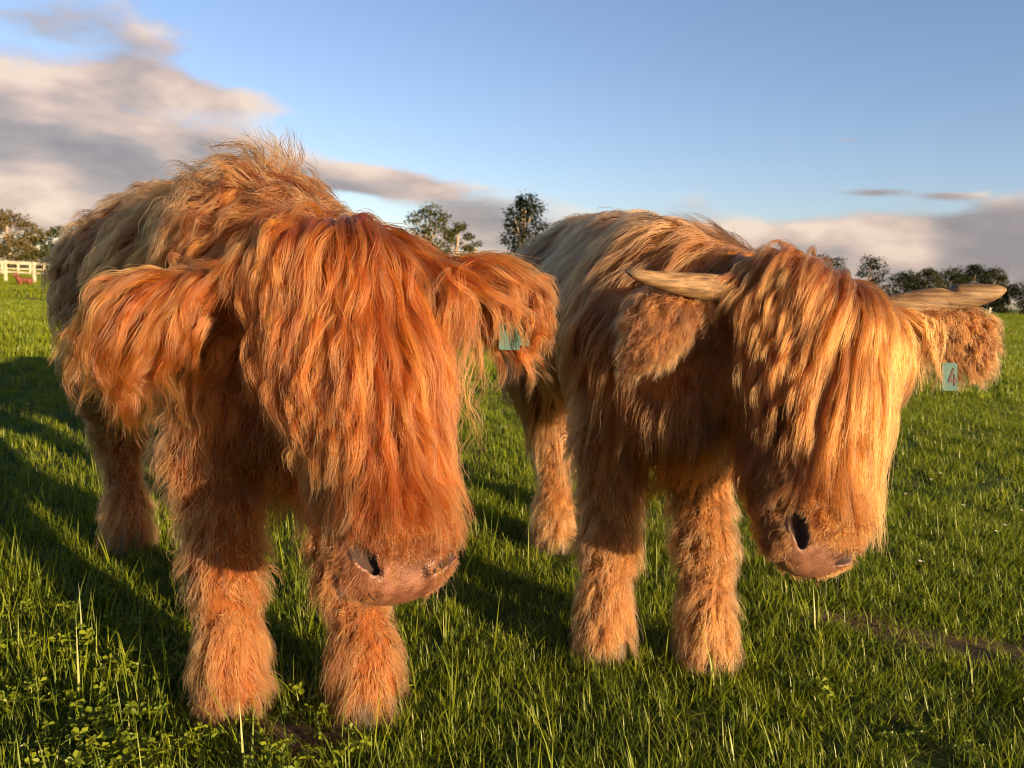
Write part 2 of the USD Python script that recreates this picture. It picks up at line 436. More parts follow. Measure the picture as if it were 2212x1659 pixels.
def trees():
    T = tree
    T(20, 575, 462, 130, 110, 1, 'gum_tree', 'tall sunlit brown-green gum tree at the far left edge behind the white fence', 1, 16, 220, .2, leaf=.42)
    T(75, 575, 505, 70, 120, 2, 'gum_tree', 'small green gum tree between the tall left one and the flank of the red cow', 0, 9, 170, .35, leaf=.36, gap=1.1)
    T(140, 575, 492, 95, 120, 3, 'gum_tree', 'airy gum tree right beside the left cow\'s rump, sky showing through it', 0, 12, 170, .3, leaf=.36, gap=1.1)
    T(205, 575, 500, 90, 125, 4, 'gum_tree', 'gum tree mostly hidden behind the left cow\'s rump', 0, 10, 150, .3, leaf=.36)
    T(30, 575, 532, 130, 100, 5, 'shrub', 'broad brown shrub under the tall left gum tree', 1, 10, 150, .1, False, .32, 'shrub')
    T(100, 575, 538, 90, 100, 6, 'shrub', 'olive shrub behind the fence, below the small green gum tree', 0, 9, 140, .1, False, .32, 'shrub')
    T(165, 575, 545, 70, 100, 7, 'shrub', 'dark shrub behind the fence next to the left cow\'s rump', 2, 8, 140, .1, False, .32, 'shrub')
    T(925, 612, 447, 120, 115, 8, 'gum_tree', 'olive gum tree just above the forelock of the left cow', 0, 16, 200, .2, leaf=.42)
    T(985, 612, 480, 90, 120, 9, 'gum_tree', 'lower olive gum tree between the forelock of the left cow and its ear', 0, 12, 180, .2, leaf=.40)
    T(1025, 612, 520, 60, 125, 10, 'gum_tree', 'thin bright gum tree above the right ear of the left cow', 0, 9, 140, .2, leaf=.32)
    T(1125, 620, 424, 118, 95, 11, 'gum_tree', 'tall dark gum tree rising between the two cows', 2, 22, 230, .12, leaf=.36, gap=1.0)
    T(1775, 650, 553, 110, 140, 12, 'gum_tree', 'dark tree crown peeping over the right cow\'s poll, left one of two', 2, 10, 170, .3, leaf=.40)
    T(1880, 650, 556, 90, 140, 13, 'gum_tree', 'dark tree crown over the right cow\'s poll, right one of two', 2, 10, 170, .3, leaf=.40)
    for k, (x, y, w, tn, lb) in enumerate([(1960, 592, 85, 2, 'low dark tree at the left end of the row above the right horn'), (2005, 582, 70, 0, 'olive tree second from the left in the row above the right horn'),
                                           (2060, 584, 80, 0, 'round olive tree in the middle of the row above the right horn'), (2105, 574, 70, 2, 'tallest dark tree in the row above the right horn'),
                                           (2150, 582, 62, 0, 'round olive tree at the right end of the row, above the horn tip')]):
        T(x, 660, y, w * 1.25, 150, 20 + k, 'far_tree', lb, tn, 20, 260, .02, leaf=.36, gap=.8)
    T(2200, 668, 618, 95, 120, 30, 'shrub', 'dark bushy shrub at the right edge beyond the horn tip', 2, 14, 200, .05, False, .36, 'shrub')
    T(2130, 668, 636, 90, 125, 31, 'shrub', 'dark shrub under the tip of the right horn', 2, 10, 180, .05, False, .34, 'shrub')
    T(2275, 668, 610, 110, 122, 32, 'shrub', 'dark shrub cut by the right edge of the photo', 2, 12, 180, .05, False, .34, 'shrub')


trees()
WHITE = noise_mat('white_paint', [(.3, (.21, .185, .13)), (.6, (.33, .295, .22))], 6.0, rough=.6, bump=.15)


def fence(name, label, pts, hh, rails, post_r, group=None):
    t = thing(name, label, 'fence', group)
    pts = [A3(p[0], p[1], float(gz(p[0], p[1]))) for p in pts]
    for p in pts:
        b = box((-post_r, -post_r, -.1), (post_r, post_r, hh)); b.apply_translation(p)
        part(t, 'post', b, WHITE)
    for a, b in zip(pts[:-1], pts[1:]):
        for zr in rails:
            d = nz((b - a) * A3(1, 1, 0)); s = np.cross(d, A3(0, 0, 1)) * post_r * 1.25
            lo, hi = a + A3(0, 0, zr) - s, b + A3(0, 0, zr) - s
            v = [q + w * np.cross(d, A3(0, 0, 1)) * .016 + u * A3(0, 0, .036) for q in (lo, hi) for w, u in ((-1, -1), (1, -1), (1, 1), (-1, 1))]
            hull = trimesh.Trimesh(v, process=False).convex_hull
            part(t, 'rail', hull, WHITE)


g1 = [gnd(*p) for p in [(-150, 612), (-65, 612), (13, 611), (75, 614), (149, 612), (228, 614), (310, 618)]]
fence('white_fence', 'nearer white post-and-rail fence beside the rump of the left cow', g1, .90, (.86, .42), .046)
g2 = [gnd(*p) for p in [(-60, 592), (5, 594), (64, 609.5), (122, 595), (160, 598), (205, 600)]]
g2 = [gnd(-60, 590), gnd(5, 592), gnd(40, 593), gnd(66, 594), gnd(96, 595), gnd(122, 596), gnd(160, 598), gnd(205, 601)]
fence('white_fence', 'farther white post-and-rail fence seen through the nearer one', g2, .95, (.9, .5), .06)
fence('white_fence', 'row of pale fence posts far off under the right cow\'s horn tip', [gnd(2060, 690), gnd(2136, 690), gnd(2215, 693)], .8, (), .05)


def shed():
    p = gnd(148, 588)
    t = thing('shed', 'low grey roofed shed far behind the white fence', 'shed', loc=(p[0] * 1.5, p[1] * 1.5, 0))
    part(t, 'wall', box((-4, -1.5, -.1), (4, 1.5, 1.1)), noise_mat('shed_wall', [(.3, (.25, .24, .22)), (.7, (.33, .31, .28))], 3.0))
    roof = trimesh.Trimesh([(-4.3, -1.8, 1.1), (4.3, -1.8, 1.1), (4.3, 1.8, 1.1), (-4.3, 1.8, 1.1), (-4.3, 0, 1.75), (4.3, 0, 1.75)], process=False).convex_hull
    part(t, 'roof', roof, noise_mat('shed_roof', [(.3, (.36, .37, .40)), (.7, (.45, .46, .50))], 3.0, rough=.4))


shed()


# ------------------------------------------------------------------ signed distance bodies
class Body:
    def __init__(self):
        self.prims = []  # a, b, ra, rb, flat axis, flat factor, region

    def add(self, region, a, b, ra, rb, flat=None, ff=1.0):
        self.prims.append((np.array(a, np.float32), np.array(b, np.float32), ra, rb, None if flat is None else np.array(nz(flat), np.float32), ff, region))

    def chain(self, region, pts, radii, **kw):
        for k in range(len(pts) - 1):
            self.add(region, pts[k], pts[k + 1], radii[k], radii[k + 1], **kw)

    def dists(self, p):
        for a, b, ra, rb, fl, ff, rg in self.prims:
            ba = b - a
            t = np.clip((p - a) @ ba / (ba @ ba + 1e-9), 0, 1)
            v = p - a - t[..., None] * ba
            if fl is not None:
                v = v + fl * ((v @ fl) * (ff - 1))[..., None]
            yield np.linalg.norm(v, axis=-1) - (ra + t * (rb - ra)), rg

    def sdf(self, p, k=.022):
        acc = 0
        for d, _ in self.dists(p):
            acc = acc + np.exp(np.clip(-d / k, -60, 60))
        return -k * np.log(acc + 1e-30)

    def region(self, p):
        best, idx = np.full(len(p), 1e9, np.float32), np.zeros(len(p), int)
        names = [q[6] for q in self.prims]
        for i, (d, _) in enumerate(self.dists(p)):
            m = d < best
            best[m] = d[m]; idx[m] = i
        return np.array(names)[idx]

    def bake(self, h, pad=.06, carve=None):
        lo = np.min([np.minimum(q[0], q[1]) - max(q[2], q[3]) for q in self.prims], 0) - pad
        hi = np.max([np.maximum(q[0], q[1]) + max(q[2], q[3]) for q in self.prims], 0) + pad
        n = np.ceil((hi - lo) / h).astype(int) + 1
        g = [lo[i] + h * np.arange(n[i]) for i in range(3)]
        val = np.empty(n, np.float32)
        for i in range(n[0]):
            P = np.stack(np.meshgrid(g[0][i:i + 1], g[1], g[2], indexing='ij'), -1).astype(np.float32)
            val[i] = self.sdf(P)[0]
        self.lo, self.h, self.val = lo, h, val
        gx, gy, gzz = np.gradient(val, h)
        self.grad = (gx, gy, gzz)
        return val

    def look(self, p):
        c = ((p - self.lo) / self.h).reshape(-1, 3).T
        s = map_coordinates(self.val, c, order=1, mode='nearest').reshape(p.shape[:-1])
        n = np.stack([map_coordinates(q, c, order=1, mode='nearest').reshape(p.shape[:-1]) for q in self.grad], -1)
        return s, nz(n)


def surface_net(val, lo, h):
    """Naive surface nets: (vertices, quads) of the zero level."""
    ins = val < 0
    c = [ins[a:ins.shape[0] - 1 + a, b:ins.shape[1] - 1 + b, d:ins.shape[2] - 1 + d] for a in (0, 1) for b in (0, 1) for d in (0, 1)]
    s = sum(x.astype(np.int8) for x in c)
    act = (s > 0) & (s < 8)
    ijk = np.argwhere(act)
    idx = np.full(act.shape, -1)
    idx[tuple(ijk.T)] = np.arange(len(ijk))
    acc, cnt = np.zeros((len(ijk), 3)), np.zeros(len(ijk))
    corners = [A3(a, b, d).astype(int) for a in (0, 1) for b in (0, 1) for d in (0, 1)]
    for p in range(8):
        for q in range(p + 1, 8):
            if np.abs(corners[p] - corners[q]).sum() != 1:
                continue
            va, vb = val[tuple((ijk + corners[p]).T)], val[tuple((ijk + corners[q]).T)]
            m = (va < 0) != (vb < 0)
            t = va[m] / (va[m] - vb[m])
            acc[m] += corners[p] + t[:, None] * (corners[q] - corners[p])
            cnt[m] += 1
    v = lo + h * (ijk + acc / cnt[:, None])
    quads = []
    for ax in range(3):
        o1, o2 = [(1, 2), (2, 0), (0, 1)][ax]
        e = np.eye(3, dtype=int)
        sh = list(val.shape); sh[ax] -= 1
        a = ins[tuple(slice(0, sh[i]) for i in range(3))]
        b = ins[tuple(slice(1 if i == ax else 0, None) for i in range(3))]
        for flip in (False, True):
            pos = np.argwhere((a & ~b) if not flip else (~a & b))
            pos = pos[(pos[:, o1] > 0) & (pos[:, o2] > 0)]
            pos = pos[(pos[:, o1] < val.shape[o1] - 1) & (pos[:, o2] < val.shape[o2] - 1)]
            w = [idx[tuple((pos - k1 * e[o1] - k2 * e[o2]).T)] for k1, k2 in ((1, 1), (0, 1), (0, 0), (1, 0))]
            q = np.stack(w, 1)
            quads.append(q if not flip else q[:, ::-1])
    q = np.vstack(quads)
    return v, q[(q >= 0).all(1)]


def soften(m, it):
    from scipy.sparse import coo_matrix, diags
    e = np.unique(np.sort(np.vstack([m.faces[:, [0, 1]], m.faces[:, [1, 2]], m.faces[:, [2, 0]]]), 1), axis=0)
    n = len(m.vertices)
    W = coo_matrix((np.ones(2 * len(e)), (np.r_[e[:, 0], e[:, 1]], np.r_[e[:, 1], e[:, 0]])), (n, n)).tocsr()
    W = diags(1 / np.maximum(np.asarray(W.sum(1)).ravel(), 1)) @ W
    v = np.array(m.vertices)
    for k in range(it):
        v = v + (.5 if k % 3 < 2 else -.5) * (W @ v - v)
    m.vertices = v


# ------------------------------------------------------------------ fur
def hair_curves(parent, name, pts, w0, tip, tint, material, label=None):
    n, k, _ = pts.shape
    path = numbered(str(parent.GetPath()) + '/' + name)
    b = UsdGeom.BasisCurves.Define(stage, path)
    b.CreateTypeAttr('cubic'); b.CreateBasisAttr('catmullRom'); b.CreateWrapAttr('pinned')
    b.CreatePointsAttr(Vt.Vec3fArray.FromNumpy(pts.reshape(-1, 3).astype(np.float32)))
    b.CreateCurveVertexCountsAttr(Vt.IntArray.FromNumpy(np.full(n, k, np.int32)))
    prof = 1 - (1 - tip) * np.linspace(0, 1, k) ** 1.5
    b.CreateWidthsAttr(Vt.FloatArray.FromNumpy((w0[:, None] * prof).ravel().astype(np.float32))); b.SetWidthsInterpolation('vertex')
    UsdGeom.PrimvarsAPI(b).CreatePrimvar('tint', Sdf.ValueTypeNames.Color3fArray, 'uniform').Set(Vt.Vec3fArray.FromNumpy(tint.astype(np.float32)))
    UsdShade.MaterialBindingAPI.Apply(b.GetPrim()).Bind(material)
    global HAIRS
    HAIRS += n * (k - 1) * 6
    return tag(b.GetPrim(), label)


HAIRS = 0


def vnoise(p, s, seed):
    return np.stack([meshkit.noise(p * s, seed + i) for i in range(3)], -1) * 2 - 1


def grow(body, roots, nrm, comb, L, P, seed):
    """Locks of hair. P: k, lift, grav, off (lo, hi), wave (amp, cycles), kids, rad, clump, frizz, stray."""
    rng = np.random.default_rng(seed)
    G, K = len(roots), P.get('k', 8)
    off = rng.uniform(*P.get('off', (.004, .03)), G)
    d = nz(nrm * P.get('lift', .5) * rng.uniform(.6, 1.4, (G, 1)) + comb)
    p = roots + nrm * .001
    path = [p]
    st = L / (K - 1)
    for k in range(1, K):
        d = nz(d + A3(0, 0, -1) * P.get('grav', .25) + comb * P.get('hold', .0))
        q = p + d * st[:, None]
        s, n = body.look(q)
        push = np.maximum(0, off * min(1, k / 3) - s)
        q = q + n * np.minimum(push, .8 * st)[:, None]
        q = q - n * (np.clip(s - off, 0, .7 * st) * P.get('stick', .45))[:, None]
        d = nz(q - p)
        q = p + d * st[:, None]
        path.append(q); p = q
    path = np.stack(path, 1)
    t = np.linspace(0, 1, K)
    # waves across the lock
    amp, cyc = P.get('wave', (0, 1))
    tan = nz(path[:, -1] - path[:, 0])
    s1 = nz(np.cross(tan, nrm + rng.normal(0, .3, nrm.shape)))
    s2 = np.cross(tan, s1)
    kids, rad = P['kids'], P['rad']
    nsub = P.get('sub', 4)
    M = G * kids
    gi = np.repeat(np.arange(G), kids)
    sub = rng.integers(0, nsub, M)
    sid = gi * nsub + sub
    u = nz(np.cross(nrm, A3(.31, .2, .9))); w = np.cross(nrm, u)
    sa, sr = rng.uniform(0, 6.28, G * nsub), rad * np.sqrt(rng.uniform(.05, 1, G * nsub))
    suboff = (np.cos(sa) * sr)[:, None] * np.repeat(u, nsub, 0) + (np.sin(sa) * sr)[:, None] * np.repeat(w, nsub, 0)
    ka, kr = rng.uniform(0, 6.28, M), rad * .55 * np.sqrt(rng.uniform(0, 1, M))
    own = (np.cos(ka) * kr)[:, None] * u[gi] + (np.sin(ka) * kr)[:, None] * w[gi]
    cl = P.get('clump', .8)
    ct = cl * t ** P.get('cpow', 1.0)
    ct2 = np.minimum(1, P.get('own', .95) * (1.6 * t) ** .8)
    lf = np.repeat(rng.uniform(.72, 1.08, G * nsub), 1)[sid] * rng.uniform(.8, 1.05, M)
    ts = np.clip(t[None] * np.minimum(lf, 1)[:, None], 0, 1) * (K - 1)
    i0 = np.minimum(ts.astype(int), K - 2); fr = (ts - i0)[..., None]
    base = path[gi[:, None], i0] * (1 - fr) + path[gi[:, None], i0 + 1] * fr
    tt = ts / (K - 1)
    ph = rng.uniform(0, 6.28, G)[gi] + rng.normal(0, .45, G * nsub)[sid]
    fq = (cyc * rng.uniform(.7, 1.35, G))[gi] * (L[gi] / max(P.get('wl', .2), 1e-3) if 'wl' in P else 1)
    am = amp * (rng.uniform(.4, 1.4, G * nsub)[sid])
    env = np.minimum(1, tt * 2.5)
    wv = (am[:, None] * env * np.sin(tt * fq[:, None] * 6.283 + ph[:, None]))[..., None] * s1[gi][:, None] + (am[:, None] * .55 * env * np.sin(tt * fq[:, None] * 6.283 * .8 + ph[:, None] * 1.7))[..., None] * s2[gi][:, None]
    pts = base + suboff[sid][:, None] * (1 - ct)[None, :, None] + own[:, None] * (1 - ct2)[None, :, None] + wv
    fz = P.get('frizz', .004)
    rw = np.cumsum(rng.normal(0, 1, (M, K, 3)), 1) * fz / math.sqrt(K)
    rw -= rw[:, :1]
    stray = rng.uniform(size=M) < P.get('stray', .05)
    rw[stray] *= 2.2
    pts = pts + rw
    s, n = body.look(pts)
    pts = pts + n * np.clip(.0015 - s, 0, .03)[..., None] * (t > 0)[None, :, None]
    return pts, gi, sid


def coat(cow, name, roots_sel, P, tone, width, seed, label=None):
    """Grow hair of one kind on the selected roots (roots, normals, comb, lengths)."""
    r, n, c, L = roots_sel
    if len(r) == 0:
        return
    pts, gi, sid = grow(cow['body'], r, n, c, L, P, seed)
    rng = np.random.default_rng(seed + 99)
    base = tone(r) if callable(tone) else np.broadcast_to(np.array(tone, float), (len(r), 3))
    v = np.exp(rng.normal(0, P.get('vary', .26), len(r)))[gi] * np.exp(rng.normal(0, .18, len(r) * P.get('sub', 4)))[sid] * np.exp(rng.normal(0, .16, len(gi)))
    warm = rng.normal(0, .10, len(r))[gi] + rng.normal(0, .06, len(gi))
    tint = base[gi] * v[:, None] * np.stack([1 + 0 * warm, 1 + warm, 1 + 1.8 * warm], 1)
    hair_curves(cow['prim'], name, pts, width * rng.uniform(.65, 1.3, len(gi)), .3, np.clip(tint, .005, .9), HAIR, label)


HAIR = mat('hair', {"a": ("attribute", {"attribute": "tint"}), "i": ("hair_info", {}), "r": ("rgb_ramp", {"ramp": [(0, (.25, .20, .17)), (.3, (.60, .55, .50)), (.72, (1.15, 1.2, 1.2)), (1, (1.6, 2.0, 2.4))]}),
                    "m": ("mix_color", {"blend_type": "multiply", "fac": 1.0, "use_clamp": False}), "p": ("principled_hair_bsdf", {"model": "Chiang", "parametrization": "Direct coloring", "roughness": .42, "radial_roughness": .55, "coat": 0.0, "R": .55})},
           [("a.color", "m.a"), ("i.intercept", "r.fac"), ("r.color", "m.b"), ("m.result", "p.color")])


def skin_mat(name, lo, hi):
    return noise_mat(name, [(.3, lo), (.7, hi)], 40.0, rough=.9, bump=.6, bscale=90.0, bdist=.01, spec=.1)


def nose_mat(name, a, b):
    nodes = {"g": ("geometry", {}), "n": ("noise_texture", {"scale": 38.0, "detail": 7.0, "roughness": .65}), "r": ("rgb_ramp", {"ramp": [(.3, a), (.7, b)]}), "v": ("voronoi_texture", {"scale": 420.0}),
             "n2": ("noise_texture", {"scale": 120.0, "detail": 3.0}), "ad": ("math", {"math_type": "add"}), "bp": ("bump", {"strength": .5, "distance": .002}),
             "rr": ("map_range", {"from_min": .35, "from_max": .65, "to_min": .24, "to_max": .55, "clamp": True}),
             "rm": ("math", {"math_type": "maximum"}), "at": ("attribute", {"attribute": "lining"}), "mx": ("mix_color", {"b": (.018, .007, .005)}), "p": ("principled_bsdf", {"specular_ior_level": .5})}
    return mat(name, nodes, [("g.position", "n.vector"), ("g.position", "v.vector"), ("g.position", "n2.vector"), ("n.fac", "r.fac"), ("r.color", "mx.a"), ("at.fac", "mx.fac"), ("mx.result", "p.base_color"), ("v.distance", "ad.value1"), ("n2.fac", "ad.value2"), ("ad.value", "bp.height"), ("bp.normal", "p.normal"), ("n.fac", "rr.value"), ("rr.result", "rm.value1"), ("at.fac", "rm.value2"), ("rm.value", "p.roughness")])


HOOF = noise_mat('hoof', [(.3, (.03, .022, .018)), (.7, (.08, .06, .045))], 30.0, rough=.5)


def make_cow(C):
    """C: dict with the frame, the feet, the head points and the look of one cow."""
    B = Body()
    O, b = A3(*C['O'], 0), nz(A3(*C['back'], 0))
    s = np.cross(b, A3(0, 0, 1)) * C['side']      # towards the cow's side that the camera sees
    L_, sc = C['len'], C['size']
    P = lambda a, l, z: O + a * b + l * s + A3(0, 0, z)
    # trunk
    B.chain('trunk', [P(.12, 0, .79 * sc), P(.52 * L_, 0, .775 * sc), P(.95 * L_, 0, .83 * sc)], [.195 * sc, .235 * sc, .205 * sc * C.get('rump', 1)])
    B.chain('trunk', [P(.12, 0, .955 * sc), P(.5 * L_, 0, (.94 + C.get('rise', 0)) * sc), P(.98 * L_, 0, (.975 + C.get('rise', 0)) * sc)], [.09 * sc, .10 * sc, .105 * sc])
    B.add('trunk', P(L_, .08, .90 * sc), P(L_, -.08, .90 * sc), .155 * sc * C.get('rump', 1), .155 * sc * C.get('rump', 1))
    B.chain('brisket', [P(.08, 0, .70 * sc), P(-.02, 0, .60 * sc)], [.17 * sc, .12 * sc])
    # legs
    hooves = []
    for (foot, knee_fw, l, kind) in C['legs']:
        F = A3(foot[0], foot[1], float(gz(foot[0], foot[1])))
        if kind == 'front':
            sh, el = P(.13, l * .65, .72 * sc), P(.08, l * .92, .50 * sc)
            kn = el * .42 + F * .58 + A3(0, 0, .06) - b * .02
            B.chain('foreleg', [sh, el, kn], [.115 * sc, .078 * sc, .055 * sc])
            B.chain('shank', [kn, F + A3(0, 0, .13), F + A3(0, 0, .05) - b * .015], [.053 * sc, .038 * sc, .056 * sc])
        else:
            hp, stf = P(L_ * .98, l, .80 * sc), P(L_ * .86, l * 1.1, .60 * sc)
            hk = F + b * .08 + A3(0, 0, .37 * sc)
            B.chain('thigh', [hp, stf, hk], [.155 * sc, .115 * sc, .06 * sc])
            B.chain('shank', [hk, F + A3(0, 0, .13), F + A3(0, 0, .05) - b * .01], [.053 * sc, .038 * sc, .056 * sc])
        hooves.append((F, kind))
    # head frame
    A, N = C['skull'], C['muzzle']
    t = nz(N - A); HL = np.linalg.norm(N - A)
    e = nz(math.cos(C['yaw']) * right + math.sin(C['yaw']) * fwd); e = nz(e - t * (e @ t))
    n = np.cross(e, t); n = n if n @ fwd < 0 else -n
    H = lambda tt, l, nn: A + t * tt + e * l + n * nn
    hw = C.get('hw', 1.0)
    B.add('head', H(-.02, -.048 * hw, -.02), H(-.02, .048 * hw, -.02), .096, .096)
    B.chain('head', [H(.0, 0, -.02), H(.16, 0, -.015), H(.30, 0, -.01), H(HL, 0, 0)], [.115, .095, .066, .062])
    B.add('head', H(.12, -.038 * hw, -.07), H(.12, .038 * hw, -.07), .078, .078)
    B.chain('head', [H(.16, 0, -.10), H(.32, 0, -.075), H(HL - .02, 0, -.05)], [.082, .055, .045])
    B.add('head', H(HL, -.027, .0), H(HL, .027, .0), .062, .062)
    # neck
    nk = A - t * .0 - n * .08
    B.chain('neck', [P(.16, 0, .90 * sc), P(.16, 0, .90 * sc) * .45 + nk * .55 + A3(0, 0, .015), nk], [.14 * sc, .125, .11])
    B.chain('neck', [P(.12, 0, .74 * sc), P(.12, 0, .74 * sc) * .45 + H(.1, 0, -.14) * .55, H(.1, 0, -.12)], [.16 * sc, .115, .09])
    for ear in C['ears']:
        B.chain('ear', ear['pts'], ear['r'], flat=ear['flat'], ff=2.6)
    B.bake(.0135)
    # pad region: the front lower end of the muzzle
    pc = H(HL, 0, 0); pd = nz(t * .86 + n * .52); pf = nz(t * .68 + n * .74)

    def skin_at(l0, dt, de, dn):
        d = nz(t * dt + e * de + n * dn)
        q = H(HL, l0, 0)
        for _ in range(30):
            q = q - d * float(B.sdf(q[None].astype(np.float32))[0])
        return q

    nost = []
    for sg in (-1, 1):
        ps = [skin_at(sg * .03, .16, sg * .82, .55), skin_at(sg * .03, .45, sg * .62, .64), skin_at(sg * .02, .80, sg * .36, .48)]
        w = C.get('nostril', .0125)
        pull = lambda q: q - pf * max(0., float((q - pc) @ pf) - C.get('blunt', .047) + .008)
        ps = [pull(q) for q in ps]
        nost.append((ps[0], ps[1], w, w)); nost.append((ps[1], ps[2], w, w * .5))
    cow = dict(body=B)
    prim = thing('highland_cow', C['label'], 'cow', 'shaggy cows standing in front')
    cow['prim'] = prim
    val = B.val.copy()
    ii = [B.lo[i] + B.h * np.arange(val.shape[i]) for i in range(3)]
    X = np.stack(np.meshgrid(*ii, indexing='ij'), -1).astype(np.float32)
    for a_, b_, ra, rb in nost:
        ba = b_ - a_
        u = np.clip((X - a_) @ ba / (ba @ ba), 0, 1)
        val = np.maximum(val, -(np.linalg.norm(X - a_ - u[..., None] * ba, axis=-1) - .032))
    val = np.where(np.linalg.norm(X - pc, axis=-1) < .16, np.maximum(val, (X - pc) @ pf - .036), val)
    v, q = surface_net(val, B.lo, B.h)
    m = trimesh.Trimesh(v, np.vstack([q[:, [0, 1, 2]], q[:, [0, 2, 3]]]), process=False)
    soften(m, 6)
    if m.volume < 0:
        m.invert()
    usdkit.mesh(stage, numbered(str(prim.GetPath()) + '/body'), m, C['skin'], smooth=True)
    # nose pad, a fine mesh of its own, a little proud of the muzzle
    h = .0042
    lo = pc - .13
    g = [lo[i] + h * np.arange(63) for i in range(3)]
    X = np.stack(np.meshgrid(*g, indexing='ij'), -1).astype(np.float32)
    d = B.sdf(X) - .0055
    reg = .010 - ((X - pc) @ pd)      # keep the cap beyond a plane
    lat = np.abs((X - pc) @ e) - .088
    d = np.maximum(np.maximum(d, reg * .9 - .002), lat)
    d = np.maximum(d, -((X - pc) @ t) - .035)
    fl, k = (X - pc) @ pf - C.get('blunt', .047), .030
    hh = np.clip(.5 - .5 * (d - fl) / k, 0, 1)
    d = d * (1 - hh) + fl * hh + k * hh * (1 - hh)
    for a_, b_, ra, rb in nost:
        ba = b_ - a_
        u = np.clip((X - a_) @ ba / (ba @ ba), 0, 1)
        dd = np.linalg.norm(X - a_ - u[..., None] * ba, axis=-1) - (ra + (rb - ra) * u)
        rim = np.exp(-(dd / .011) ** 2) * .0035
        d = d - rim
        k = .008
        hh = np.clip(.5 - .5 * (d + dd) / k, 0, 1)
        d = d * (1 - hh) + (-dd) * hh + k * hh * (1 - hh)
    v, q = surface_net(d, lo, h)
    m2 = trimesh.Trimesh(v, np.vstack([q[:, [0, 1, 2]], q[:, [0, 2, 3]]]), process=False)
    soften(m2, 6)
    if m2.volume < 0:
        m2.invert()
    lining = np.zeros(len(m2.vertices))
    for a_, b_, ra, rb in nost:
        ba = b_ - a_
        u = np.clip((m2.vertices - a_) @ ba / (ba @ ba), 0, 1)
        lining = np.maximum(lining, smooth01((ra + (rb - ra) * u + .0035 - np.linalg.norm(m2.vertices - a_ - u[:, None] * ba, axis=1)) / .004))
    np_ = part(prim, 'nose', m2, C['nose'], smooth=True, label=C['nose_label'])
    UsdGeom.PrimvarsAPI(UsdGeom.Mesh(np_)).CreatePrimvar('lining', Sdf.ValueTypeNames.FloatArray, 'vertex').Set(Vt.FloatArray.FromNumpy(lining.astype(np.float32)))
    cow['nose_mesh'], cow['nost'] = m2, nost
    for F, kind in hooves:
        hm = trimesh.creation.revolve([(0, -.02), (.058, -.02), (.052, .03), (.044, .055), (0, .058)], sections=20)
        hm.vertices[:, 1] *= 1.15
        cleft = (np.abs(hm.vertices[:, 0]) < .012) & (hm.vertices[:, 1] < 0)
        hm.vertices[cleft, 1] *= .7
        ang = math.atan2(-b[1], -b[0]) + math.pi / 2
        hm.apply_transform(trimesh.transformations.rotation_matrix(ang, [0, 0, 1]))
        hm.apply_translation(F - b * .02)
        part(prim, 'hoof', hm, HOOF, smooth=30)

    # ---- roots of the locks
    rng = np.random.default_rng(C['seed'])
    tri = m.triangles; cen = tri.mean(1); area = m.area_faces
    reg = B.region(cen.astype(np.float32))
    fn = m.face_normals
    loc = np.stack([(cen - A) @ t, (cen - A) @ e, (cen - A) @ n], 1)
    view = np.einsum('ij,ij->i', nz(EYE - cen), fn)
    pad = ((cen - pc) @ pd > .030) & (reg == 'head') & (loc[:, 0] > HL + .012) & (np.abs(loc[:, 1]) < .07)
    hood = (reg == 'head') & ~pad
    fringe = hood & (loc[:, 2] > -.035) & (loc[:, 0] < C['fr_t'])
    lower = hood & ~fringe & (loc[:, 2] > -.01)
    cheek = hood & ~fringe & ~lower
    zones = dict(fringe=fringe, bridge=lower, cheek=cheek, ear=reg == 'ear', trunk=(reg == 'trunk') | (reg == 'thigh'), neck=reg == 'neck', brisket=(reg == 'brisket') , foreleg=reg == 'foreleg', shank=reg == 'shank')
    dens_view = np.where(view > -.25, 1.0, .22)

    def pick(zone, dens, mask=None):
        w = area * zones[zone] * dens_view
        if mask is not None:
            w = w * mask
        tot = w.sum()
        k = int(tot * dens)
        if k == 0:
            return np.zeros((0, 3)), np.zeros((0, 3)), np.zeros((0, 3))
        f = rng.choice(len(w), k, p=w / tot)
        u = rng.uniform(size=(k, 2)); fl = u.sum(1) > 1; u[fl] = 1 - u[fl]
        p = tri[f, 0] + u[:, :1] * (tri[f, 1] - tri[f, 0]) + u[:, 1:] * (tri[f, 2] - tri[f, 0])
        sd, nn = B.look(p)
        p = p - nn * sd[:, None]
        return p, nn, np.stack([(p - A) @ t, (p - A) @ e, (p - A) @ n], 1)

    tang = lambda d, nn: nz(d - nn * np.einsum('ij,ij->i', d, nn)[:, None])
    C['fur'](cow, dict(pick=pick, tang=tang, P=P, b=b, s=s, t=t, e=e, n=n, H=H, HL=HL, O=O, rng=rng, sc=sc, L=L_))
    return cow


DN = A3(0, 0, -1)


def far_from_nostrils(cow, p):
    ok = np.ones(len(p), bool)
    for a_, b_, ra, rb in cow['nost']:
        ba = b_ - a_
        u = np.clip((p - a_) @ ba / (ba @ ba), 0, 1)
        ok &= np.linalg.norm(p - a_ - u[:, None] * ba, axis=1) > ra + .016
    return ok


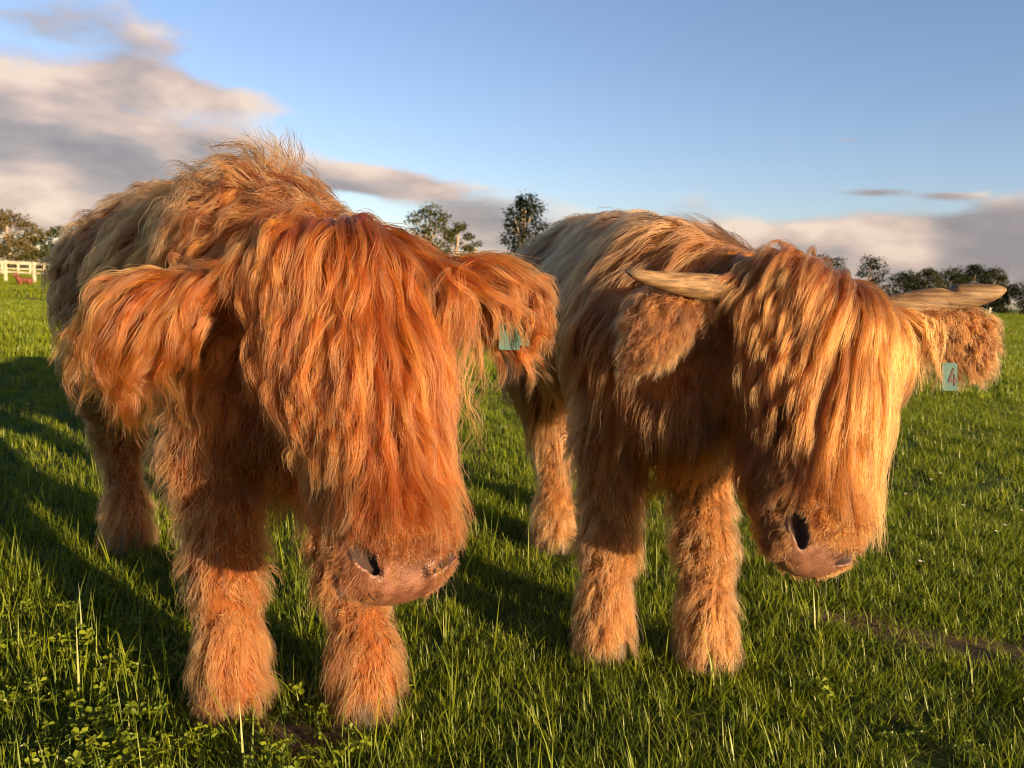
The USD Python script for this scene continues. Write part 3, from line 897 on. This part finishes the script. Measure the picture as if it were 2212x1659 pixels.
def nose_fuzz(cow, F, tone, seed):
    """Fine short hair over the upper and outer edges of the nose, and a few whiskers."""
    t, e, n, H, HL = (F[k] for k in ('t', 'e', 'n', 'H', 'HL'))
    rng = np.random.default_rng(seed)
    m = cow['nose_mesh']
    pc = H(HL, 0, 0)
    p, fi = trimesh.sample.sample_surface(m, 26000, seed=seed)
    nn = m.face_normals[fi]
    q = np.stack([(p - pc) @ t, (p - pc) @ e, (p - pc) @ n], 1)
    edge = np.maximum((.036 - q[:, 0]) / .03, (np.abs(q[:, 1]) - .052) / .018)
    ok = (rng.uniform(size=len(p)) < smooth01(edge)) & (nn @ n > -.75)
    for a_, b_, ra, rb in cow['nost']:
        ba = b_ - a_
        u = np.clip((p - a_) @ ba / (ba @ ba), 0, 1)
        ok &= np.linalg.norm(p - a_ - u[:, None] * ba, axis=1) > ra + .005
    p, nn, q = p[ok], nn[ok], q[ok]
    k = np.linspace(0, 1, 4)[None, :, None]
    L = rng.uniform(.006, .014, (len(p), 1)) * np.clip(1.3 - q[:, :1] / .06, .5, 1.3)
    d = nz(nn * .5 + t * .55 + e * (np.sign(q[:, 1]) * .35)[:, None] + rng.normal(0, .3, p.shape))
    pts = p[:, None] + d[:, None] * L[:, None] * k + (t * .3 - n * .2)[None, None] * L[:, None] * k ** 2
    tint = np.array(tone) * np.exp(rng.normal(0, .3, (len(p), 1)))
    w = rng.choice(len(p), 46, replace=False)
    L = rng.uniform(.02, .05, (46, 1))
    d = nz(nn[w] + rng.normal(0, .35, (46, 3)))
    wh = p[w][:, None] + d[:, None] * L[:, None] * k + DN * .35 * L[:, None] * k ** 2
    pts, tint = np.vstack([pts, wh]), np.vstack([tint, np.full((46, 3), .5) * A3(1, .75, .5)])
    hair_curves(cow['prim'], 'muzzle_hair', pts, np.full(len(pts), .0006), .4, np.clip(tint, .01, .9), HAIR)


def fur_left(cow, F):
    pick, tang, b, s, t, e, n, rng, O, HL = (F[k] for k in ('pick', 'tang', 'b', 's', 't', 'e', 'n', 'rng', 'O', 'HL'))
    RED, TAN = A3(.43, .143, .012), A3(.34, .165, .042)
    # coat of the flanks and back
    p, nn, _ = pick('trunk', 760)
    l = (p - O) @ s; a = (p - O) @ b
    c = tang(b * .35 + DN * 1.0 + s * (np.sign(l) * .5 * np.clip(nn[:, 2], 0, 1))[:, None] + .75 * vnoise(p, 7, 3), nn)
    mixr = np.clip(1 - a / .9, 0, 1)[:, None]
    tone = lambda q, w=None: TAN * (1 - np.clip(1 - ((q - O) @ b) / .8, 0, 1))[:, None] + RED * np.clip(1 - ((q - O) @ b) / .8, 0, 1)[:, None]
    coat(cow, 'coat', (p, nn, c, rng.uniform(.08, .15, len(p))), dict(k=7, kids=18, rad=.021, sub=3, lift=.32, grav=.2, off=(.003, .028), wave=(.009, 1.2), clump=.86, cpow=.8, frizz=.005, stray=.03, vary=.28), tone, .0012, 11)
    # mane over neck and withers, blown upwards on the crest
    p, nn, _ = pick('neck', 1500)
    c = tang(b * .2 + DN * .8 - right * .25 + .9 * vnoise(p, 8, 8), nn)
    coat(cow, 'mane', (p, nn, c, rng.uniform(.08, .15, len(p))), dict(k=8, kids=18, rad=.018, sub=3, lift=.42, grav=.2, off=(.003, .035), wave=(.011, 1.5), clump=.88, cpow=.8, frizz=.006, stray=.06, vary=.32), RED * .25 + TAN * .68, .0012, 12)
    p, nn, _ = pick('trunk', 900, None)
    a, l = (p - O) @ b, (p - O) @ s
    k = (np.abs(l) < .13) & (a < .34) & (nn[:, 2] > .35)
    p, nn = p[k], nn[k]
    c = tang(-right * 1.0 + b * .3 + .7 * vnoise(p, 9, 18), nn) + A3(0, 0, .25)
    coat(cow, 'withers_tuft', (p, nn, c, rng.uniform(.07, .14, len(p))), dict(k=8, kids=16, rad=.018, lift=.6, grav=.09, off=(.01, .05), stick=.3, wave=(.010, 1.3), clump=.88, cpow=.8, frizz=.006, stray=.03), RED * .6 + TAN * .4, .0011, 13)
    p, nn, _ = pick('brisket', 900)
    c = tang(DN + .5 * vnoise(p, 7, 28), nn)
    coat(cow, 'chest_hair', (p, nn, c, rng.uniform(.08, .15, len(p))), dict(k=7, kids=14, rad=.022, lift=.5, grav=.25, wave=(.007, 1.2), clump=.75, frizz=.007), RED * .75, .0013, 14)
    # forelock: parted on the poll, falling to both sides and down to the nose
    p, nn, h = pick('fringe', 6200)
    sg = np.tanh((h[:, 1] + .012) / .03)
    sg = np.where(sg > 0, .7 * sg, sg)
    c = tang(t * 1.0 + e * (sg * (.70 - 1.3 * np.clip(h[:, 0] + .08, 0, .4)))[:, None] + .28 * vnoise(p, 9, 38), nn)
    Lf = np.clip(HL + .035 - h[:, 0], .10, .40) * rng.uniform(.72, 1.05, len(p)) * np.where(h[:, 1] < -.05, np.where(h[:, 1] < -.09, .46, .6), np.clip(1 - (h[:, 1] - .03) * 6, .55, 1))
    coat(cow, 'forelock', (p, nn, c, Lf), dict(k=9, kids=12, rad=.0125, sub=3, lift=.3, grav=.2, hold=.06, off=(.002, .020), wave=(.004, 1.0), wl=.13, clump=.84, cpow=.8, frizz=.005, stray=.06), RED * .8, .00095, 15)
    k = rng.uniform(size=len(p)) < .46
    coat(cow, 'forelock', (p[k], nn[k], c[k], Lf[k]), dict(k=11, kids=30, rad=.0125, sub=2, lift=.4, grav=.2, hold=.06, off=(.016, .040), wave=(.0060, 1.0), wl=.13, clump=.92, cpow=.7, own=.85, frizz=.0045, stray=.05, vary=.24), RED * 1.1, .00085, 25)
    p, nn, h = pick('bridge', 5200)
    k = far_from_nostrils(cow, p); p, nn, h = p[k], nn[k], h[k]
    c = tang(t + e * (np.sign(h[:, 1]) * .03)[:, None] + .3 * vnoise(p, 10, 48), nn)
    coat(cow, 'face_hair', (p, nn, c, np.clip(HL + .03 - h[:, 0], .024, .15) * rng.uniform(.6, 1, len(p))), dict(k=7, kids=13, rad=.012, lift=.32, grav=.1, hold=.15, off=(.002, .018), wave=(.0045, 1.2), wl=.1, clump=.75, frizz=.004), RED, .0008, 16)
    p, nn, h = pick('cheek', 2600)
    k = far_from_nostrils(cow, p); p, nn, h = p[k], nn[k], h[k]
    c = tang(t * .5 + DN * .6 - n * .35 + .35 * vnoise(p, 9, 58), nn)
    coat(cow, 'face_hair', (p, nn, c, np.where(h[:, 0] > HL - .1, rng.uniform(.018, .032, len(p)), rng.uniform(.045, .085, len(p)))), dict(k=6, kids=14, rad=.016, lift=.45, grav=.12, off=(.002, .02), wave=(.004, 1), clump=.65, frizz=.005), RED * .8, .00095, 17)
    # ears: long wavy fringes hanging from the ridge
    p, nn, _ = pick('ear', 5200)
    out = right * np.sign((p - A_L) @ right)[:, None]
    c = tang(out * .12 + DN * .8 - fwd * .45 + .28 * vnoise(p, 10, 68), nn)
    near_tip = np.abs((p - A_L) @ right)
    k = np.where((p - A_L) @ right > 0, (p - A_L) @ right > .185, (p - A_L) @ right < -.232)
    p, nn, c = p[k], nn[k], c[k]
    far_ = smooth01((np.abs((p - A_L) @ right) - .26) / .12)
    Le = rng.uniform(.085, .135, len(p)) + (.12 * (rng.uniform(size=len(p)) < .55)) * (1 - far_)
    Le = Le * np.where((p - A_L) @ right > 0, .55, 1.0)
    for sg in (-1, 1):
        q = np.sign((p - A_L) @ right) == sg
        coat(cow, 'ear_fringe', (p[q], nn[q], c[q], Le[q]), dict(k=8, kids=11, rad=.0125, sub=3, lift=.3, grav=.3, off=(.003, .02), stick=.35, wave=(.005, 1.0), wl=.09, clump=.85, cpow=.8, frizz=.004, stray=.05), RED * .75, .00095, 19)
        q &= rng.uniform(size=len(p)) < .5
        coat(cow, 'ear_fringe', (p[q], nn[q], c[q], Le[q] * 1.12), dict(k=10, kids=26, rad=.0115, sub=2, lift=.4, grav=.3, off=(.014, .034), stick=.35, wave=(.0070, 1.0), wl=.085, clump=.92, cpow=.7, own=.85, frizz=.004, stray=.05, vary=.26), RED * 1.15, .00085, 29)
    nose_fuzz(cow, F, RED * .55, 41)
    legs_fur(cow, F, RED * .32 + TAN * .95, .55)


def legs_fur(cow, F, tone, wav):
    pick, tang, b, rng, O = (F[k] for k in ('pick', 'tang', 'b', 'rng', 'O'))
    p, nn, _ = pick('foreleg', 1700)
    c = tang(DN + .45 * vnoise(p, 8, 78), nn)
    coat(cow, 'leg_hair', (p, nn, c, rng.uniform(.035, .075, len(p))), dict(k=6, kids=15, rad=.016, lift=.36, grav=.08, off=(.003, .025), wave=(.006 * wav, 1.1), clump=.72, frizz=.006), tone, .0010, 31)
    p, nn, _ = pick('shank', 3900)
    z = p[:, 2]
    c = tang(DN + b * .15 + .5 * vnoise(p, 11, 88), nn)
    Ls = np.interp(z, [.03, .08, .15, .21, .28, .4], [.036, .078, .076, .030, .025, .032]) * rng.uniform(.7, 1.25, len(p)) 
    ok = z > .035
    p, nn, c, Ls = p[ok], nn[ok], c[ok], Ls[ok]
    coat(cow, 'leg_hair', (p, nn, c, Ls), dict(k=6, kids=15, rad=.013, lift=.62, grav=.07, off=(.002, .012), stick=.2, wave=(.005 * wav, 1.0), clump=.68, frizz=.006), tone, .0009, 32)


def fur_right(cow, F):
    pick, tang, b, s, t, e, n, rng, O, HL = (F[k] for k in ('pick', 'tang', 'b', 's', 't', 'e', 'n', 'rng', 'O', 'HL'))
    GOLD, PALE = A3(.43, .182, .029), A3(.50, .30, .112)
    p, nn, _ = pick('trunk', 900)
    l = (p - O) @ s; a = (p - O) @ b
    c = tang(b * .45 + DN * 1.0 + s * (np.sign(l) * .6 * np.clip(nn[:, 2], 0, 1))[:, None] + .22 * vnoise(p, 5, 3), nn)
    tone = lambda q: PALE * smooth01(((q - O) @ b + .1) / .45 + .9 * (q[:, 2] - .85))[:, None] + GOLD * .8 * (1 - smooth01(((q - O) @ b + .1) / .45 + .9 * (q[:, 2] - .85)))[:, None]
    Lt = np.where(p[:, 2] < .75, rng.uniform(.13, .22, len(p)), rng.uniform(.10, .18, len(p)))
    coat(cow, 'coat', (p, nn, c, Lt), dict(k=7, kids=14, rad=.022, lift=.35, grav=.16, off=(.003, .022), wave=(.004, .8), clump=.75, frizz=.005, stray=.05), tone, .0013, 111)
    p, nn, _ = pick('neck', 1500)
    c = tang(b * .35 + DN * .9 + s * .25 + .2 * vnoise(p, 6, 8), nn)
    coat(cow, 'mane', (p, nn, c, rng.uniform(.11, .19, len(p))), dict(k=7, kids=14, rad=.02, lift=.4, grav=.14, off=(.004, .03), wave=(.004, .9), clump=.78, frizz=.005, stray=.06), GOLD * .7 + PALE * .3, .0011, 112)
    p, nn, _ = pick('brisket', 1100)
    c = tang(DN + .25 * vnoise(p, 7, 28), nn)
    coat(cow, 'chest_hair', (p, nn, c, rng.uniform(.10, .18, len(p))), dict(k=7, kids=14, rad=.02, lift=.4, grav=.25, wave=(.004, 1), clump=.75, frizz=.005), GOLD * .75, .0011, 114)
    p, nn, h = pick('fringe', 6000)
    sg = np.tanh(h[:, 1] / .05)
    c = tang(t * 1.0 + e * (sg * (.80 - 1.6 * np.clip(h[:, 0] + .08, 0, .4)))[:, None] + .12 * vnoise(p, 8, 38), nn)
    Lf = np.clip(HL + .02 - h[:, 0], .10, .37) * rng.uniform(.72, 1.05, len(p)) * np.where(h[:, 1] < -.03, np.clip(1 + (h[:, 1] + .02) * 6, .45, 1), 1) * np.where(h[:, 1] > .06, np.clip(1 - (h[:, 1] - .06) * 5, .6, 1), 1)
    coat(cow, 'forelock', (p, nn, c, Lf), dict(k=8, kids=12, rad=.0125, sub=3, lift=.28, grav=.2, hold=.06, off=(.002, .018), wave=(.0025, .7), wl=.16, clump=.84, cpow=.8, frizz=.004, stray=.07), GOLD * .75, .00095, 115)
    k = rng.uniform(size=len(p)) < .46
    coat(cow, 'forelock', (p[k], nn[k], c[k], Lf[k]), dict(k=9, kids=30, rad=.0125, sub=2, lift=.35, grav=.2, hold=.06, off=(.016, .042), wave=(.0035, .7), wl=.16, clump=.93, cpow=.6, own=.9, frizz=.004, stray=.06, vary=.19), GOLD * 1.08, .00085, 125)
    p, nn, h = pick('bridge', 4600)
    k = far_from_nostrils(cow, p); p, nn, h = p[k], nn[k], h[k]
    c = tang(t + e * (np.sign(h[:, 1]) * .05)[:, None] + .2 * vnoise(p, 10, 48), nn)
    coat(cow, 'face_hair', (p, nn, c, np.clip(HL + .02 - h[:, 0], .018, .12) * rng.uniform(.6, 1, len(p))), dict(k=6, kids=13, rad=.012, lift=.4, grav=.1, hold=.15, off=(.003, .025), wave=(.002, 1), clump=.7, frizz=.004), GOLD, .0008, 116)
    p, nn, h = pick('cheek', 2600)
    k = far_from_nostrils(cow, p); p, nn, h = p[k], nn[k], h[k]
    c = tang(t * .6 + DN * .5 - n * .35 + .2 * vnoise(p, 9, 58), nn)
    coat(cow, 'face_hair', (p, nn, c, np.where(h[:, 0] > HL - .1, .022, rng.uniform(.05, .09, len(p)))), dict(k=6, kids=14, rad=.016, lift=.4, grav=.12, off=(.002, .016), wave=(.002, 1), clump=.65, frizz=.004), GOLD * .85, .00095, 117)
    p, nn, _ = pick('ear', 6500)
    out = right * np.sign((p - A_R) @ right)[:, None]
    c = tang(out * .7 + DN * .5 + .3 * vnoise(p, 10, 68), nn)
    k = np.where((p - A_R) @ right > 0, (p - A_R) @ right > .165, (p - A_R) @ right < -.20)
    p, nn, c = p[k], nn[k], c[k]
    Rt = (p - A_R) @ right > 0
    front = np.clip(nn @ -fwd, 0, 1)
    Le = rng.uniform(.038, .072, len(p)) * (1 - .5 * front) * np.where(Rt, 1.15, 1)
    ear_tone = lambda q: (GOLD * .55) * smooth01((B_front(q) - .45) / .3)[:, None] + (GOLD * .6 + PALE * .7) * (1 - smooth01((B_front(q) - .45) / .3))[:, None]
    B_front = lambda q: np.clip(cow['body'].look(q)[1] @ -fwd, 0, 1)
    for sg in (-1, 1):
        q = np.sign((p - A_R) @ right) == sg
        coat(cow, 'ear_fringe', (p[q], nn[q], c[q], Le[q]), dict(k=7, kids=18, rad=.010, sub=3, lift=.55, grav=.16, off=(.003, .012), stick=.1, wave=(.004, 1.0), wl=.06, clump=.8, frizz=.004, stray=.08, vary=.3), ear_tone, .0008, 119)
    nose_fuzz(cow, F, GOLD * .7, 141)
    legs_fur(cow, F, GOLD * .75 + PALE * .35, .45)


A_L, A_R = at(765, 640, 1.36), at(1772, 725, 1.62)
LEFT = dict(O=(-.441, 1.484), back=(-.595, .804), side=-1, len=.98, size=1.0, rump=.83, seed=1, skull=A_L, muzzle=at(852, 1185, 1.17), yaw=math.radians(44), fr_t=.27, hw=1.2,
            legs=[((-.525, 1.43), 0, .12, 'front'), ((-.265, 1.44), 0, -.12, 'front'), ((-1.165, 2.30), 0, .13, 'hind'), ((-.93, 2.50), 0, -.13, 'hind')],
            ears=[dict(pts=[at(575, 660, 1.43), at(445, 650, 1.33), at(330, 680, 1.29), at(250, 750, 1.27)], r=[.03, .060, .068, .046], flat=A3(0, .6, 1)),
                  dict(pts=[at(970, 640, 1.38), at(1050, 632, 1.40), at(1100, 660, 1.42), at(1130, 705, 1.43)], r=[.045, .058, .055, .03], flat=A3(0, .6, 1))],
            label='red-orange highland cow with wavy hair over its whole face, hornless, on the left', fur=fur_left,
            skin=skin_mat('red_hide', (.08, .024, .006), (.15, .05, .014)), nose=nose_mat('red_cow_nose', (.042, .016, .009), (.125, .050, .028)), nose_label='bare pinkish-brown moist nose with dark nostrils')
RIGHT = dict(O=(.357, 1.74), back=(-.14, .99), side=-1, len=.92, size=.97, seed=2, skull=A_R, muzzle=at(1752, 1150, 1.44), yaw=math.radians(34), fr_t=.25, hw=1.75, rise=.045, nostril=.0155,
             legs=[((.24, 1.735), 0, .115, 'front'), ((.474, 1.71), 0, -.115, 'front'), ((.155, 2.46), 0, .12, 'hind'), ((.40, 2.62), 0, -.12, 'hind')],
             ears=[dict(pts=[at(1590, 690, 1.64), at(1490, 690, 1.60), at(1422, 700, 1.57), at(1392, 755, 1.55)], r=[.035, .052, .056, .042], flat=A3(.2, 1, .5)),
                   dict(pts=[at(1930, 705, 1.66), at(2035, 712, 1.67), at(2090, 735, 1.68), at(2112, 785, 1.68)], r=[.035, .048, .050, .034], flat=A3(-.2, 1, .5))],
             label='golden highland cow with two short horns and a straight fringe over its eyes', fur=fur_right,
             skin=skin_mat('golden_hide', (.095, .04, .012), (.17, .075, .026)), nose=nose_mat('golden_cow_nose', (.050, .021, .012), (.125, .055, .031)), nose_label='bare brown nose with a wide dark nostril')
cowL = make_cow(LEFT)
cowR = make_cow(RIGHT)

# horns of the right cow
HORN = mat('horn', {"g": ("geometry", {}), "m": ("mapping", {"scale": (12, 60, 160)}), "n": ("noise_texture", {"scale": 1.0, "detail": 6.0, "roughness": .65}), "r": ("rgb_ramp", {"ramp": [(.32, (.036, .020, .009)), (.5, (.10, .058, .025)), (.68, (.175, .11, .052))]}),
                    "bp": ("bump", {"strength": .5, "distance": .004}), "a": ("attribute", {"attribute": "tipdark"}), "mx": ("mix_color", {"b": (.02, .015, .011)}), "p": ("principled_bsdf", {"roughness": .65, "specular_ior_level": .25})},
           [("g.position", "m.vector"), ("m.vector", "n.vector"), ("n.fac", "r.fac"), ("r.color", "mx.a"), ("a.fac", "mx.fac"), ("mx.result", "p.base_color"), ("n.fac", "bp.height"), ("bp.normal", "p.normal")])


def horn(prim, ctrl, rad, dark, chip, label, seed):
    ctrl = np.array(ctrl); n = 40
    u = np.linspace(0, 1, n); kk = np.linspace(0, 1, len(ctrl))
    from scipy.interpolate import CubicSpline
    c = CubicSpline(kk, ctrl)(u); r = np.interp(u, np.linspace(0, 1, len(rad)), rad)
    r[-4:] *= np.array([.95, .85, .62, .25])
    m = tube(c, r, 28)
    v = np.array(m.vertices)
    lng = np.concatenate([np.repeat(u, 28), [0, 1]])
    ctr = np.vstack([np.repeat(c, 28, 0), c[0], c[-1]])
    dv = nz(v - ctr)
    ridge = .0009 * (meshkit.noise(np.stack([dv[:, 0] * 9, dv[:, 1] * 9 + lng * 2, dv[:, 2] * 9], 1), seed) - .5) * 2 + (.003 * (1 - lng) ** 2) * (meshkit.noise(v * 90, seed) - .3)
    v = v + dv * ridge[:, None]
    if chip:
        w = np.exp(-((lng - chip) / .05) ** 2) * np.clip(dv[:, 2] - .3, 0, 1) * .012
        v = v - dv * (w * np.where(lng < chip + .02, 1, .2))[:, None]
    m.vertices = v
    p = part(prim, 'horn', m, HORN, smooth=True, label=label)
    UsdGeom.PrimvarsAPI(UsdGeom.Mesh(p)).CreatePrimvar('tipdark', Sdf.ValueTypeNames.FloatArray, 'vertex').Set(Vt.FloatArray.FromNumpy((smooth01((lng - dark) / .06)).astype(np.float32)))


horn(cowR['prim'], [at(1640, 640, 1.62), at(1540, 622, 1.56), at(1450, 610, 1.51), at(1352, 585, 1.46)], [.031, .028, .021, .009], .93, None, 'short horn on the left of the fringe with a dark tip', 3)
horn(cowR['prim'], [at(1860, 690, 1.66), at(1985, 660, 1.655), at(2085, 642, 1.64), at(2174, 625, 1.62)], [.036, .034, .029, .012], 2.0, .55, 'pale horn on the right of the fringe with a chipped upper edge', 4)



def strands(cow, name, roots, L, tone, seed, **kw):
    roots = np.array(roots)
    rng = np.random.default_rng(seed)
    nn = np.broadcast_to(-fwd, roots.shape).copy()
    P = dict(k=10, kids=22, rad=.006, sub=2, lift=.3, grav=.5, off=(.0, .004), stick=0, wave=(.005, 1.0), wl=.09, clump=.9, cpow=.7, own=.85, frizz=.004, stray=.05)
    P.update(kw)
    coat(cow, name, (roots, nn, np.broadcast_to(DN, roots.shape) + rng.normal(0, .12, roots.shape), np.array(L, float)), P, tone, .0008, seed)


strands(cowL, 'ear_fringe', [at(x, y, 1.335 + .0004 * (x - 1070)) for x, y in ((1070, 640), (1082, 655), (1098, 640), (1110, 668), (1124, 655), (1136, 690), (1148, 665))], [.10, .08, .095, .05, .085, .06, .07], (.44, .15, .013), 61)
strands(cowL, 'ear_fringe', [at(x, y, 1.33) for x, y in ((1012, 740), (1022, 760), (1034, 735), (1046, 770))], [.24, .27, .21, .16], (.44, .19, .03), 62, kids=9, rad=.004, wave=(.010, 1.0), wl=.14, k=14, frizz=.008)
strands(cowR, 'ear_fringe', [at(x, y, 1.575) for x, y in ((2002, 690), (2012, 710), (2020, 690), (2028, 715), (2036, 700))], [.15, .12, .16, .13, .10], (.44, .21, .04), 63)
TEAL = noise_mat('tag_plastic', [(.3, (.024, .052, .048)), (.7, (.035, .070, .066))], 30.0, rough=.75, bump=.1, spec=.12)
INK = noise_mat('tag_ink', [(.3, (.018, .01, .009)), (.7, (.03, .016, .013))], 30.0)


def ear_tag(prim, c, w, hgt, xd, step, number, label):
    from shapely.geometry import box as sbox
    from shapely.ops import unary_union
    pl = sbox(-w / 2, -hgt / 2, w / 2, hgt / 2).buffer(-.006).buffer(.006)
    if step:
        pl = unary_union([sbox(-w / 2, -hgt / 2, w * .18, hgt / 2), sbox(0, -hgt / 2 + .008, w / 2, hgt / 2)]).buffer(-.004).buffer(.004)
    m = trimesh.creation.extrude_polygon(pl, .0018, engine='earcut')
    xd = nz(xd); yd = nz(up - xd * (up @ xd)); zd = np.cross(xd, yd)
    M = np.eye(4); M[:3, 0], M[:3, 1], M[:3, 2], M[:3, 3] = xd, yd, zd, c
    m.apply_transform(M)
    tg = part(prim, 'ear_tag', m, TEAL, label=label)
    if number:
        tm = meshkit.text_mesh(number, hgt * .62, depth=.0012, bold=True)
        tm.apply_translation(-tm.bounds.mean(0) + A3(w * .16, 0, .0018 + .0006))
        tm.apply_transform(M)
        part(tg, 'number', tm, INK)


ear_tag(cowL['prim'], at(1110, 726, 1.385), .060, .050, right * .9 + fwd * .4, True, None, 'pale teal ear tag behind the wavy hair of the ear')
ear_tag(cowR['prim'], at(2050, 814, 1.60), .048, .058, right * .9 + fwd * .43, False, '4', 'teal ear tag printed with a dark 4')


# ------------------------------------------------------------------ small things
def dog():
    g = gnd(42, 621)
    t = thing('dog', 'small reddish-brown dog standing in the grass in front of the white fence', 'dog', loc=(0, 0, 0))
    B = Body(); k = 1.0
    d = nz(A3(.35, 1, 0)); sd = A3(d[1], -d[0], 0)
    P = lambda a, l, z: g + a * d + l * sd + A3(0, 0, z)
    B.chain('t', [P(0, 0, .29), P(.2, 0, .28), P(.42, 0, .29)], [.095, .085, .08])
    B.chain('t', [P(-.02, 0, .33), P(-.12, 0, .44)], [.07, .055]); B.chain('t', [P(-.12, 0, .45), P(-.24, 0, .42)], [.06, .03])
    for l in (-.06, .06):
        B.chain('t', [P(.0, l, .24), P(.01, l, .13), P(0, l, .0)], [.05, .03, .026])
        B.chain('t', [P(.42, l, .26), P(.36, l, .18), P(.45, l, .12), P(.42, l, .0)], [.06, .045, .028, .026])
        B.chain('t', [P(-.11, l, .48), P(-.13, l * 1.5, .43)], [.03, .012])
    B.chain('t', [P(.48, 0, .32), P(.6, .02, .25)], [.025, .012])
    B.bake(.018, .04)
    v, q = surface_net(B.val, B.lo, B.h)
    part(t, 'body', (v, q), noise_mat('dog_coat', [(.3, (.05, .015, .007)), (.7, (.11, .034, .014))], 14.0), smooth=True)


dog()
PETAL = noise_mat('daisy_petals', [(.3, (.55, .55, .50)), (.7, (.68, .68, .62))], 40.0)
YOLK = noise_mat('daisy_centre', [(.3, (.55, .33, .03)), (.7, (.65, .42, .05))], 40.0)


def daisies():
    rng = np.random.default_rng(4)
    pet, n = [], 9
    for k in range(n):
        a = k * 2 * np.pi / n
        d, e2 = A3(math.cos(a), math.sin(a), .25), A3(-math.sin(a), math.cos(a), 0)
        pet.append((np.array([d * .002, d * .006 + e2 * .0018, d * .0095, d * .006 - e2 * .0018]), np.array([[0, 1, 2], [0, 2, 3]])))
    flower = joined(pet)
    first = None
    for k, (x, y) in enumerate([(1985, 1250), (2168, 1165), (2150, 1178), (2010, 1052), (2205, 1122), (2030, 1040), (2120, 960), (1955, 1085), (2080, 1110), (60, 885)]):
        g = gnd(x, y)
        z = float(gz(g[0], g[1])) + .055
        if first is None:
            t = thing('daisy', None, 'daisy', 'white daisies dotted in the grass', loc=(g[0], g[1], z))
            part(t, 'petals', flower, PETAL)
            c = trimesh.creation.icosphere(1, .0028); c.apply_scale([1, 1, .6])
            part(t, 'centre', c, YOLK)
            part(t, 'stem', tube([A3(0, 0, -.06), A3(.003, 0, -.03), A3(0, 0, 0)], .0007, 4), CLOVER)
            first = t
        else:
            x_ = UsdGeom.Xform.Define(stage, numbered('/World/daisy'))
            x_.AddTranslateOp().Set(Gf.Vec3d(float(g[0]), float(g[1]), z))
            t = x_.GetPrim()
            t.GetReferences().AddInternalReference(first.GetPath()); t.SetInstanceable(True)
            tag(t, None, 'daisy', 'white daisies dotted in the grass')
        tag(t, 'tiny white daisy among the grass blades')


daisies()
print('hair triangles', HAIRS)
